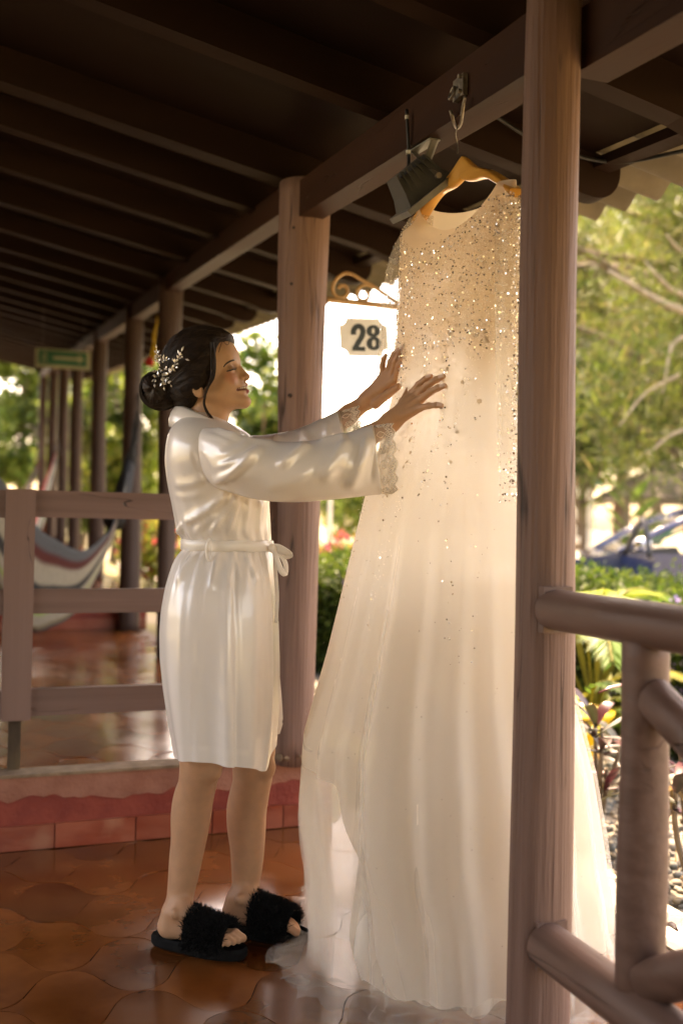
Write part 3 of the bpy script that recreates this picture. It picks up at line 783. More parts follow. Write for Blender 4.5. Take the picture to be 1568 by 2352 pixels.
# cordyline plants with dark red leaves
def cordyline(loc, n, ln, label, seed, h=0.35):
    rg = np.random.default_rng(seed); loc = np.array(loc, float)
    r = root('cordyline_plant', loc, label, 'plant', 'dark red leafed plants by the railing')
    nst = 4
    st = MB()
    tips = []
    for k in range(nst):
        e = loc + np.array([rg.normal(0, 0.07), rg.normal(0, 0.07), h * rg.uniform(0.6, 1.3)])
        st.tube(catmull([loc + rg.normal(0, 0.02, 3) * (1, 1, 0), (loc + e) / 2 + rg.normal(0, 0.015, 3), e], 6), np.linspace(0.011, 0.007, 6), 6)
        tips.append(e)
    st.obj('stem', M['bark'], r, smooth=True)
    cols = [(0.025, 0.022, 0.014), (0.038, 0.021, 0.018), (0.06, 0.014, 0.018), (0.028, 0.036, 0.014), (0.09, 0.024, 0.03)]
    for k in range(n):
        tp = tips[k % nst] - np.array([0, 0, rg.uniform(0, 0.12)])
        a = rg.uniform(0, 2 * pi); el = rg.uniform(-0.1, 1.25)
        hd = np.array([cos(a), sin(a), 0]); t = np.linspace(0, 1, 8); L_ = ln * rg.uniform(0.7, 1.2)
        P = tp + hd * (L_ * t * cos(el))[:, None] + np.array([0, 0, 1.0]) * (L_ * (t * sin(el) - 0.55 * t**2))[:, None]
        sd = np.array([-hd[1], hd[0], 0]); wd = 0.055 * rg.uniform(0.7, 1.2) * np.sin(pi * np.clip(t * 0.93 + 0.07, 0, 1)) ** 0.8
        G = np.stack([P - sd * wd[:, None] / 2 + (0, 0, 0.006), P, P + sd * wd[:, None] / 2 + (0, 0, 0.006)], 1)
        cc = np.array(cols[rg.integers(0, 5)])
        col = np.broadcast_to(cc, (8, 3, 3)).copy(); col[:, [0, 2]] = col[:, [0, 2]] * 0.7 + np.array((0.08, 0.014, 0.022)) * 0.3
        m_ = MB().grid(G, col=col); m_.obj('leaf', M['leaf_gloss'], r, smooth=True)
    dry = MB()
    for k in range(6):
        tp = loc + np.array([rg.normal(0, 0.05), rg.normal(0, 0.05), h * 0.7]); a = rg.uniform(0, 6.28)
        t = np.linspace(0, 1, 6); P = tp + np.array([cos(a), sin(a), 0]) * (0.07 * t**0.5)[:, None] + np.array([0, 0, -1.0]) * (0.26 * t)[:, None]
        sd = np.array([-sin(a), cos(a), 0]); G = np.stack([P - sd * 0.014, P + sd * 0.014 * np.cos(4 * t)[:, None]], 1)
        dry.grid(G, col=(0.30, 0.20, 0.09))
    dry.obj('dry_leaf', M['leaf'], r, label='withered tan leaves hanging at the stem')
cordyline(gp(1385, 3.75), 26, 0.30, 'dark red leafed plant beside the trailing tulle, left of the short log post', 5, 0.46)
cordyline(gp(1590, 3.2), 20, 0.30, 'dark red leafed plant at the right edge, right of the short log post', 8, 0.5)
cordyline(gp(1425, 2.62), 9, 0.30, 'single dark blade of a plant low beside the tulle hem', 12, 0.06)

# gravel bed
M['pebble'] = pbr('pebble', (0.8, 0.8, 0.8), (1, 1, 1), 30, rough=0.75, tint=True, spec=0.4)
n = 6500
gxy = np.stack([rng.uniform(1.95, 4.2, n), rng.uniform(1.2, 6.2, n)], 1)
gxy = gxy[(gxy[:, 0] - 1.9) < 0.55 * (gxy[:, 1] - 0.2)]
n = len(gxy)
rad = rng.uniform(0.012, 0.028, n)
C = np.c_[gxy, ground_z(gxy[:, 0], gxy[:, 1]) + 0.004 + rng.random(n) * 0.014]
cols = np.array([(0.14, 0.125, 0.10), (0.22, 0.19, 0.15), (0.10, 0.10, 0.085), (0.30, 0.24, 0.16), (0.17, 0.17, 0.15)])[rng.integers(0, 5, n)]
MB().blobs(C, rad[:, None] * rng.uniform(0.6, 1.25, (n, 3)) * np.array([1, 1, 0.65]), cols, jitter=0.06).obj('gravel', M['pebble'], kind='stuff', smooth=True).update_tag()
bpy.data.objects['gravel']['label'] = 'bed of round grey and tan river pebbles beside the floor edge'
M['gravel_bed'] = pbr('gravel_bed', (0.08, 0.07, 0.055), (0.20, 0.17, 0.13), 40, rough=0.9, bump=0.8, bscale=40)
bx_, by_ = np.meshgrid(np.linspace(1.93, 4.6, 12), np.linspace(0.5, 6.8, 14))
MB().grid(np.stack([bx_, by_, ground_z(bx_, by_) + 0.004], -1)).obj('gravel_bed', M['gravel_bed'], kind='structure')

# croton shrubs with red leaves beyond the hedge
def shrub(loc, rad_, label, cols, n=1800, leaf=(0.14, 0.05)):
    loc = np.array(loc, float)
    r = root('shrub', loc, label, 'shrub', 'colourful shrubs beyond the hedge')
    C = loc + unit(rng.standard_normal((n, 3))) * (rng.random((n, 1)) ** 0.5) * rad_ + (0, 0, rad_[2] * 0.9)
    V, F = leaf_quads(C, leaf[0], leaf[1], dirs=rng.standard_normal((n, 3)) + (0, 0, 0.8))
    MB().add(V, F, leaf_cols(n, cols)).obj('foliage', M['leaf'], r)
    MB().tube([loc - (0, 0, 0.05), loc + (0, 0, rad_[2])], [0.03, 0.015], 6).obj('stem', M['bark'], r)
RED = [(0.35, 0.04, 0.06), (0.45, 0.10, 0.10), (0.12, 0.15, 0.03), (0.30, 0.22, 0.04), (0.22, 0.03, 0.05)]
shrub(gp(785, 11.0), np.array([0.5, 0.5, 0.55]), 'pink and red leafed shrub seen just left of the dress', RED)
shrub(gp(1330, 10.0), np.array([0.55, 0.5, 0.48]), 'red and green croton shrub right of the foreground post', RED)
shrub(gp(1385, 10.6), np.array([0.5, 0.5, 0.5]), 'grassy green shrub left of the blue car', GREEN)
shrub(gp(350, 13.5), np.array([0.5, 0.8, 0.55]), 'yellow green shrub beyond the fence behind her back', YGREEN + RED[:1])

# tall ginger plant
gl = gp(1438, 10.4)
r = root('ginger_plant', gl, 'tall bright green plant with paired leaves above the blue car', 'plant')
MB().tube([gl, gl + (0.02, 0, 0.8), gl + (0.03, 0, 1.62)], [0.02, 0.016, 0.008], 6).obj('stem', M['bark'], r)
for k in range(13):
    z = 0.55 + k * 0.085; s_ = 1 if k % 2 else -1
    a = np.array([cos(YAW), -sin(YAW), 0]) * s_
    V, F = leaf_quads(np.array([gl + (0.02, 0, z)]), 0.42, 0.10, dirs=np.array([a * 0.75 + (0, 0, 0.75) + rng.normal(0, 0.1, 3)]), nrm=np.array([[0.3, -0.6, 0.6]]))
    MB().add(V, F, (0.15, 0.24, 0.04)).obj('leaf', M['leaf'], r)

# blue car parked behind the hedge, front door open
M['car'] = pbr('blue_car_paint', (0.012, 0.022, 0.075), (0.016, 0.028, 0.09), 4, rough=0.22, coat=1.0, metal=0.2)
M['black'] = pbr('black_plastic', (0.008, 0.008, 0.009), (0.015, 0.015, 0.016), 10, rough=0.45)
M['glass'] = pbr('car_glass', (0.75, 0.8, 0.78), rough=0.03, transm=1.0, ior=1.45)
M['chrome'] = pbr('chrome_trim', (0.7, 0.7, 0.72), rough=0.15, metal=1.0)
cl = gp(1420, 8.6); cz0 = cl[2]
car = root('parked_car', cl, 'dark blue parked car behind the hedge with its front door open', 'car')
ax_l = np.array([cos(YAW + 0.12), -sin(YAW + 0.12), 0]); ax_w = np.array([ax_l[1] * -1, ax_l[0], 0])
def cp(l, w_, h): return cl + ax_l * l + ax_w * w_ + np.array([0, 0, h])
prof = [(-1.15, 0.28), (-1.22, 0.5), (-1.15, 0.72), (-0.9, 0.84), (-0.1, 0.98), (0.0, 1.0)]
body = prof + [(2.75, 1.0), (2.85, 0.9), (2.95, 0.6), (2.9, 0.28)]
Vb = [cp(l, s_, h) for s_ in (0.0, 1.65) for l, h in body]; nb = len(body)
MB().add(Vb, [np.array([list(range(nb))[::-1], list(range(nb, 2 * nb))]), np.array([[i, (i + 1) % nb, (i + 1) % nb + nb, i + nb] for i in range(nb)])]).obj('body', M['car'], car)
arc = [(0.0, 0.99), (0.25, 1.14), (0.5, 1.26), (0.8, 1.37), (1.2, 1.45), (1.7, 1.47), (2.2, 1.40), (2.6, 1.2), (2.75, 1.0)]
for s_ in (0.02, 1.6):
    MB().tube(catmull([cp(l, s_ + (0.06 if 0.3 < l < 2.5 else 0), h) for l, h in arc], 30), 0.035, 8).obj('roof_pillar', M['car'], car, smooth=True)
    MB().tube(catmull([cp(l + 0.06, s_ + 0.07, h - 0.055) for l, h in arc[:-1]], 30), 0.012, 6).obj('window_trim', M['black'], car, smooth=True)
G = np.stack([[cp(l, s_, h) for s_ in (0.07, 0.5, 1.1, 1.6)] for l, h in arc[3:8]])
G[:, 1:3, 2] += 0.03
MB().grid(G).grid(G - (0, 0, 0.03), flip=True).obj('roof_panel', M['car'], car, smooth=True)
G = np.stack([[cp(l, s_, h) for s_ in (0.07, 0.8, 1.6)] for l, h in arc[:4]])
MB().grid(G).obj('windscreen', M['glass'], car, smooth=True)
MB().add([cp(1.25, 0.05, 0.98), cp(2.65, 0.05, 0.98), cp(2.3, 0.08, 1.36), cp(1.3, 0.08, 1.43)], np.array([[0, 1, 2, 3]])).obj('side_window', M['glass'], car)
ang = np.linspace(0, 2 * pi, 25)
MB().tube([cp(0.95, 0.38 + 0.17 * cos(a), 1.0 + 0.17 * sin(a)) for a in ang], 0.016, 6, cap=False).obj('steering_wheel', M['black'], car, smooth=True)
MB().box((-0.3, -0.3, 0), (0.3, 0.3, 0.0)) 
for l in (1.45, 1.5):
    s0 = 0.2 if l < 1.48 else 0.95
    MB().add([cp(l, s0, 0.5), cp(l + 0.18, s0, 0.5), cp(l + 0.32, s0, 1.2), cp(l + 0.2, s0, 1.22), cp(l, s0 + 0.45, 0.5), cp(l + 0.18, s0 + 0.45, 0.5), cp(l + 0.32, s0 + 0.45, 1.2), cp(l + 0.2, s0 + 0.45, 1.22)],
             np.array([[0, 1, 2, 3], [4, 7, 6, 5], [0, 4, 5, 1], [1, 5, 6, 2], [2, 6, 7, 3], [3, 7, 4, 0]])).obj('seat', M['black'], car)
MB().add([cp(0.1, 0.05, 0.97), cp(0.55, 0.05, 0.97), cp(0.55, 1.6, 0.97), cp(0.1, 1.6, 0.97), cp(0.1, 0.05, 1.02), cp(0.5, 0.05, 1.06), cp(0.5, 1.6, 1.06), cp(0.1, 1.6, 1.02)],
         np.array([[0, 3, 2, 1], [4, 5, 6, 7], [0, 1, 5, 4], [1, 2, 6, 5], [2, 3, 7, 6], [3, 0, 4, 7]])).obj('dashboard', M['black'], car)
for l in (-0.55, 2.1):
    for s_ in (0.02, 1.63):
        w1 = MB(); c0 = cp(l, s_ - 0.09, 0.29); c1 = cp(l, s_ + 0.09, 0.29)
        w1.tube([c0, c1], [0.29, 0.29], 24).obj('wheel', M['black'], car)
dv = unit(-ax_w * 0.97 + ax_l * 0.10)
def dp(t, h): return cp(0.05, -0.02, 0) + dv * t + np.array([0, 0, h])
fr = [dp(0, 0.98), dp(0.10, 1.05), dp(0.45, 1.26), dp(0.60, 1.25), dp(0.74, 0.98)]
MB().tube(catmull(fr, 24), 0.022, 8).obj('door_frame', M['black'], car, smooth=True)
dn = np.cross(dv, [0, 0, 1.0])
Vd = [dp(t, h) + dn * o_ for o_ in (-0.03, 0.03) for t, h in ((0, 0.3), (0.95, 0.3), (0.95, 0.98), (0, 0.98))]
MB().add(Vd, np.array([[0, 3, 2, 1], [4, 5, 6, 7], [0, 1, 5, 4], [1, 2, 6, 5], [2, 3, 7, 6], [3, 0, 4, 7]])).obj('open_door', M['car'], car)
mp_ = dp(0.18, 1.08) - dn * 0.11
MB().blobs([mp_], np.array([[0.09, 0.09, 0.075]])).obj('wing_mirror', M['chrome'], car, smooth=True)

# small white railed stand, gazebo, green sunshade, lamp pole
M['white'] = pbr('white_paint', (0.72, 0.68, 0.60), (0.8, 0.77, 0.70), 6, rough=0.6)
sp = gp(1300, 13.5)
r = root('white_stand', sp, 'white railed play stand glimpsed right of the foreground post', 'stand')
xa = np.array([cos(YAW), -sin(YAW), 0])
for l in (-0.5, 0.30):
    MB().tube([sp + xa * l, sp + xa * l + (0, 0, 1.75)], 0.045, 8).obj('post', M['white'], r)
for z in (0.62, 1.06, 1.72):
    MB().tube([sp + xa * -0.5 + (0, 0, z), sp + xa * 0.30 + (0, 0, z)], 0.045, 8).obj('rail', M['white'], r)
for k in range(8):
    MB().tube([sp + xa * (-0.42 + 0.09 * k) + (0, 0, 1.08), sp + xa * (-0.42 + 0.09 * k) + (0, 0, 1.7)], 0.018, 6).obj('picket', M['white'], r)
M['green_roof'] = pbr('green_canvas', (0.06, 0.30, 0.20), (0.10, 0.38, 0.27), 4, rough=0.7, transl=0.2)
up_ = gp(1316, 16.0)
r = root('sunshade', up_, 'green canvas sunshade above the white stand', 'sunshade')
MB().tube([up_, up_ + (0, 0, 2.0)], 0.03, 8).obj('pole', M['white'], r)
MB().lathe([(0.0, 2.28), (0.16, 2.2), (0.45, 1.92), (0.46, 1.90), (0.15, 2.17), (0.0, 2.25)], up_, 8).obj('canopy', M['green_roof'], r)
M['slide'] = pbr('green_plastic', (0.02, 0.16, 0.08), (0.03, 0.20, 0.10), 4, rough=0.4)
gz = gp(1535, 14.5)
r = root('gazebo', gz, 'brown wooden gazebo with a shingled roof behind the blue car', 'gazebo')
ya = np.array([sin(YAW), cos(YAW), 0])
for l, q in ((-0.55, -0.5), (0.55, -0.5), (-0.55, 0.8), (0.55, 0.8)):
    MB().tube([gz + xa * l + ya * q, gz + xa * l + ya * q + (0, 0, 1.72)], 0.05, 8).obj('post', M['fence_post'], r)
ap = gz + ya * 0.15 + (0, 0, 2.25)
cn = [gz + xa * l + ya * q + (0, 0, 1.66) for l, q in ((-0.9, -0.85), (0.9, -0.85), (0.9, 1.15), (-0.9, 1.15))]
MB().add(cn + [ap] + [c - (0, 0, 0.06) for c in cn], [np.array([[0, 1, 4], [1, 2, 4], [2, 3, 4], [3, 0, 4]]), np.array([[5, 8, 7, 6], [0, 5, 6, 1], [1, 6, 7, 2], [2, 7, 8, 3], [3, 8, 5, 0]])]).obj('roof', M['roof'], r)
for z in (0.35, 0.75):
    MB().tube([gz + xa * -0.55 + ya * -0.5 + (0, 0, z), gz + xa * 0.55 + ya * -0.5 + (0, 0, z)], 0.04, 8).obj('rail', M['fence_post'], r)
sl_ = gp(1575, 12.6)
o = MB().add([sl_ + xa * l + ya * q + (0, 0, z + e) for e in (0, 0.06) for l, z in ((-0.42, 0.95), (0.35, 1.7)) for q in (0, 0.45)], np.array([[0, 1, 3, 2], [4, 6, 7, 5], [0, 2, 6, 4], [1, 5, 7, 3], [0, 4, 5, 1], [2, 3, 7, 6]])).obj('play_slide', M['slide'], base=sl_)
add_meta(o, 'dark green plastic play slide at the far right edge', 'slide')
pl = gp(757, 13.0)
o = MB().tube([pl - (0, 0, 0.1), pl + (0, 0, 0.9), pl + (0, 0, 2.4)], [0.035, 0.03, 0.025], 8).obj('lamp_pole', M['white'], base=pl)
add_meta(o, 'thin white pole in the bright yard left of the dress', 'pole')
# ================================================================ the woman
def snets(f, lo, hi, h, chunk=400000):
    """surface nets: mesh of the zero set of f in a box"""
    lo, hi = np.array(lo, float), np.array(hi, float)
    n = np.ceil((hi - lo) / h).astype(int) + 1
    ax = [lo[k] + h * np.arange(n[k]) for k in range(3)]
    G = np.stack(np.meshgrid(*ax, indexing='ij'), -1).reshape(-1, 3)
    val = np.concatenate([f(G[i:i + chunk]) for i in range(0, len(G), chunk)]).reshape(n)
    s = val < 0
    nc = n - 1
    cs = [(a, b, c) for a in (0, 1) for b in (0, 1) for c in (0, 1)]
    sub = lambda A, o: A[o[0]:o[0] + nc[0], o[1]:o[1] + nc[1], o[2]:o[2] + nc[2]]
    tot = sum(sub(s, o).astype(np.int8) for o in cs)
    act = (tot > 0) & (tot < 8)
    ids = np.full(nc, -1); ids[act] = np.arange(act.sum())
    I = np.argwhere(act)
    acc = np.zeros((len(I), 3)); cnt = np.zeros(len(I))
    for a in range(3):
        for o in cs:
            if o[a]: continue
            o2 = list(o); o2[a] = 1
            v0, v1 = sub(val, o)[act], sub(val, o2)[act]
            m = (v0 < 0) != (v1 < 0)
            t = np.where(m, v0 / np.where(m, v0 - v1, 1), 0)
            p = np.tile(np.array(o, float), (len(I), 1)); p[:, a] = t
            acc[m] += p[m]; cnt[m] += 1
    V = lo + h * (I + acc / cnt[:, None])
    F = []
    for a in range(3):
        b, c = (a + 1) % 3, (a + 2) % 3
        sl0 = [slice(1, nc[k]) for k in range(3)]; sl0[a] = slice(0, nc[a])
        sl1 = list(sl0); sl1[a] = slice(1, nc[a] + 1)
        s0, s1 = s[tuple(sl0)], s[tuple(sl1)]
        E = np.argwhere(s0 != s1)
        if not len(E): continue
        inside = s0[tuple(E.T)]
        base = E.copy()
        for k in range(3):
            if k != a: base[:, k] += 1
        def idx(db, dc):
            q = base.copy(); q[:, b] -= db; q[:, c] -= dc
            return ids[tuple(q.T)]
        Q = np.stack([idx(1, 1), idx(0, 1), idx(0, 0), idx(1, 0)], 1)
        Q[~inside] = Q[~inside][:, ::-1]
        F.append(Q)
    F = np.concatenate(F); F = F[(F >= 0).all(1)]
    # pull the vertices onto the surface
    for _ in range(2):
        e = h * 0.4; v = f(V)
        g = np.stack([f(V + np.eye(3)[k] * e) - f(V - np.eye(3)[k] * e) for k in range(3)], 1) / (2 * e)
        V = V - np.clip(v / np.maximum((g * g).sum(1), 0.2), -h, h)[:, None] * g
    return V, F

def smin(a, b, k):
    h = np.clip(0.5 + 0.5 * (b - a) / k, 0, 1)
    return b + (a - b) * h - k * h * (1 - h)
def smax(a, b, k): return -smin(-a, -b, k)
def s_ell(P, c, r):
    c, r = np.asarray(c, float), np.asarray(r, float)
    q = (P - c)
    k0 = np.linalg.norm(q / r, axis=1); k1 = np.linalg.norm(q / (r * r), axis=1)
    return k0 * (k0 - 1) / np.maximum(k1, 1e-6)
def s_cone(P, a, b, r1, r2):
    a, b = np.asarray(a, float), np.asarray(b, float)
    ba = b - a; t = np.clip(((P - a) @ ba) / (ba @ ba), 0, 1)
    return np.linalg.norm(P - a - t[:, None] * ba, axis=1) - (r1 + (r2 - r1) * t)
def s_chain(P, pts, rad, k=0.01):
    d = None
    for i in range(len(pts) - 1):
        e = s_cone(P, pts[i], pts[i + 1], rad[i], rad[i + 1])
        d = e if d is None else smin(d, e, k)
    return d

RT, FH, UP = _rt0, np.array([sin(YAW), cos(YAW), 0.0]), np.array([0, 0, 1.0])
WB = W(500, 2190, 2.62); WB[2] = 0.0
woman = root('person', WB, 'woman in an ivory satin robe reaching up to touch the wedding dress', 'person')

# ---------------- head
HS = 1.033
PSI, TIP = radians(9), radians(17)
F0 = cos(PSI) * RT - sin(PSI) * FH
HL = cos(PSI) * FH + sin(PSI) * RT
HF = cos(TIP) * F0 + sin(TIP) * UP
HU = -sin(TIP) * F0 + cos(TIP) * UP
HO = W(488.7, 863.3, 2.585)
HM = np.stack([HF, HL, HU])                       # rows: local axes in the world
def h2w(p): return HO + (np.asarray(p, float) * HS) @ HM
def w2h(p): return ((np.asarray(p, float) - HO) @ HM.T) / HS
NB = w2h(W(462, 1000, 2.585))
def head_sdf(P):
    Q = P.copy(); Q[:, 1] = np.abs(Q[:, 1])       # the head is mirror-symmetric
    d = s_ell(Q, (-0.016, 0, 0.036), (0.090, 0.072, 0.082))
    d = smin(d, s_ell(Q, (0.022, 0, 0.030), (0.0505, 0.060, 0.056)), 0.02)          # forehead
    d = smin(d, s_ell(Q, (0.020, 0, -0.036), (0.050, 0.057, 0.058)), 0.02)          # face
    d = smin(d, s_cone(Q, (-0.012, 0.048, -0.052), (0.050, 0.012, -0.084), 0.016, 0.014), 0.02)   # jaw
    d = smin(d, s_ell(Q, (0.061, 0, -0.086), (0.0165, 0.020, 0.0155)), 0.014)       # chin
    d = smin(d, s_ell(Q, (0.040, 0.037, -0.034), (0.021, 0.020, 0.021)), 0.016)     # cheek
    d = smin(d, s_ell(Q, (0.055, 0, -0.050), (0.022, 0.028, 0.026)), 0.012)         # mouth mound
    d = smin(d, s_cone(Q, (0.0665, 0, 0.020), (0.056, 0.034, 0.018), 0.0065, 0.006), 0.012)        # brow
    d = smax(d, -s_ell(Q, (0.0705, 0.030, -0.004), (0.012, 0.013, 0.0095)), 0.010)   # eye socket
    d = smin(d, s_ell(Q, (0.0525, 0.0305, -0.005), (0.0118, 0.0135, 0.0105)), 0.004) # lid over the eye
    d = smin(d, s_cone(Q, (0.0655, 0, 0.010), (0.0805, 0, -0.0265), 0.0064, 0.0086), 0.008)        # nose
    d = smin(d, s_ell(Q, (0.0818, 0, -0.0285), (0.0095, 0.0092, 0.0082)), 0.005)
    d = smin(d, s_ell(Q, (0.0690, 0.0110, -0.0315), (0.0085, 0.0062, 0.0062)), 0.005)
    d = smax(d, -s_ell(Q, (0.0755, 0.0062, -0.0385), (0.0055, 0.0032, 0.0036)), 0.003)             # nostril
    d = smin(d, s_cone(Q, (0.0762, 0, -0.0465), (0.0500, 0.0300, -0.0560), 0.0046, 0.0030), 0.004) # upper lip
    d = smin(d, s_cone(Q, (0.0745, 0, -0.0640), (0.0500, 0.0300, -0.0595), 0.0056, 0.0030), 0.004) # lower lip
    d = smax(d, -s_cone(Q, (0.0830, 0, -0.0550), (0.0585, 0.0310, -0.0578), 0.0052, 0.0034), 0.0022)   # open mouth
    d = smax(d, -s_ell(Q, (0.080, 0, -0.0740), (0.006, 0.016, 0.005)), 0.008)        # under the lip
    e = s_ell(Q, (-0.030, 0.0680, -0.030), (0.015, 0.0085, 0.026))                  # ear
    e = smin(e, s_ell(Q, (-0.024, 0.0655, -0.052), (0.008, 0.0065, 0.009)), 0.006)
    e = smax(e, -s_ell(Q, (-0.028, 0.0765, -0.030), (0.008, 0.006, 0.016)), 0.004)
    d = smin(d, e, 0.004)
    nk = s_chain(P, [(-0.042, 0, -0.030), (-0.036, 0, -0.095), NB], [0.046, 0.044, 0.052], 0.02)
    d = smin(d, nk, 0.022)
    return d.astype(np.float64)
Vh, Fh = snets(head_sdf, (-0.115, -0.085, -0.205), (0.098, 0.085, 0.125), 0.0023)
SKIN = np.array((0.55, 0.315, 0.185))
ch = np.tile(SKIN, (len(Vh), 1))
Qa = Vh.copy(); Qa[:, 1] = np.abs(Qa[:, 1])
def paint(mask, c, w=1.0):
    mk = (np.clip(mask, 0, 1) * w)[:, None]
    ch[:] = ch * (1 - mk) + np.array(c) * mk
dl = np.minimum(s_cone(Qa, (0.0775, 0, -0.0475), (0.0510, 0.0300, -0.0565), 0.0046, 0.0030), s_cone(Qa, (0.0755, 0, -0.0640), (0.0510, 0.0300, -0.0598), 0.0060, 0.0030))
paint(sstep(0.0012, -0.0006, dl), (0.30, 0.055, 0.045))
paint(sstep(0.012, 0.0, s_ell(Qa, (0.052, 0.042, -0.030), (0.012, 0.014, 0.012))), (0.55, 0.21, 0.12), 0.55)      # blush
paint(sstep(0.006, 0.0, s_ell(Qa, (0.060, 0.030, -0.0005), (0.012, 0.015, 0.006))), (0.20, 0.10, 0.07), 0.45)     # eyelid shadow
inm = sstep(0.001, -0.001, s_cone(Qa, (0.0825, 0, -0.0550), (0.0585, 0.0310, -0.0578), 0.0052, 0.0034)) * (Qa[:, 0] < 0.0735)
paint(inm, (0.10, 0.015, 0.012))
body = MB().add(h2w(Vh), Fh, ch)

# ---------------- hands and forearms
RA_sh, RA_el, RA_wr = W(478, 1050, 2.45), W(700, 1092, 2.35), W(893, 973, 2.375)
LA_sh, LA_el, LA_wr = W(505, 1035, 2.72), W(680, 1040, 2.70), W(843, 921, 2.63)
def hand(wr, el, mcp, tips, rads, thumb, back, sgn):
    """round-cone hand: palm wedges, four fingers with two bends, thumb"""
    mcp = [np.array(m) for m in mcp]; tips = [np.array(t) for t in tips]
    chains, nails = [], []
    for m, t, r_ in zip(mcp, tips, rads):
        d = t - m; L_ = np.linalg.norm(d); b = back - d * (back @ d) / (d @ d); b = unit(b)
        pts = [m, m + d * 0.44 + b * 0.005, m + d * 0.74 + b * 0.004, t - unit(d) * r_ * 0.7]
        chains.append((pts, [r_ * 1.12, r_ * 1.02, r_ * 0.92, r_ * 0.74])); nails.append((t, b, unit(d), r_))
    def f(P):
        pal = None
        for m, r_ in zip(mcp, rads):
            e = s_cone(P, wr * 0.92 + m * 0.08, m, 0.0165, r_ * 1.25)
            pal = e if pal is None else smin(pal, e, 0.012)
        d = pal
        for pts, rr in chains: d = smin(d, s_chain(P, pts, rr, 0.004), 0.0045)
        d = smin(d, s_chain(P, thumb[0], thumb[1], 0.006), 0.008)
        ax_ = unit(el - wr); wl = wr + ax_ * 0.06
        d = smin(d, s_chain(P, [wr + (mcp[1] - wr) * 0.15, wr, wl, el], [0.020, 0.0205, 0.025, 0.036], 0.01), 0.014)
        return d
    allp = np.array(tips + mcp + thumb[0] + [wr, wr + unit(el - wr) * 0.13])
    V, F = snets(f, allp.min(0) - 0.03, allp.max(0) + 0.03, 0.0024)
    c = np.tile(SKIN * np.array((0.96, 0.92, 0.88)), (len(V), 1))
    for t, b, d, r_ in nails:
        q = V - (t - d * r_ * 0.9)
        al = q @ d; ab = q @ b; pr = np.linalg.norm(q - al[:, None] * d - ab[:, None] * b, axis=1)
        mk = sstep(0.0075, 0.006, np.abs(al)) * sstep(0.0005, 0.0025, ab) * sstep(r_ * 0.72, r_ * 0.5, pr)
        c = c * (1 - mk[:, None]) + np.array((0.80, 0.58, 0.47)) * mk[:, None]
    return V, F, c, nails
backR = unit(np.array([-0.85, -0.35, 0.45]))
Rm = [W(944, 905, 2.390), W(957, 907, 2.370), W(966, 917, 2.347), W(964, 937, 2.332)]
Rt_ = [W(992, 861, 2.340), W(1021, 862, 2.295), W(1024, 884, 2.275), W(1018, 931, 2.280)]
rr_ = [0.0082, 0.0085, 0.0082, 0.0072]
thR = ([W(905, 955, 2.40), W(925, 925, 2.44), W(938, 895, 2.455)], [0.0125, 0.0105, 0.008])
V, F, c, nailsR = hand(RA_wr, RA_el, Rm, Rt_, rr_, thR, backR, 1)
body.add(V, F, c)
backL = unit(np.array([-0.9, -0.15, 0.4]))
Lm = [W(907, 872, 2.545), W(899, 863, 2.56), W(890, 858, 2.575), W(879, 862, 2.59)]
Lt_ = [W(934, 806, 2.505), W(929, 793, 2.515), W(915, 799, 2.535), W(886, 812, 2.575)]
thL = ([W(862, 928, 2.60), W(890, 905, 2.545), W(914, 888, 2.50)], [0.013, 0.011, 0.0085])
V, F, c, nailsL = hand(LA_wr, LA_el, Lm, Lt_, rr_, thL, backL, -1)
body.add(V, F, c)
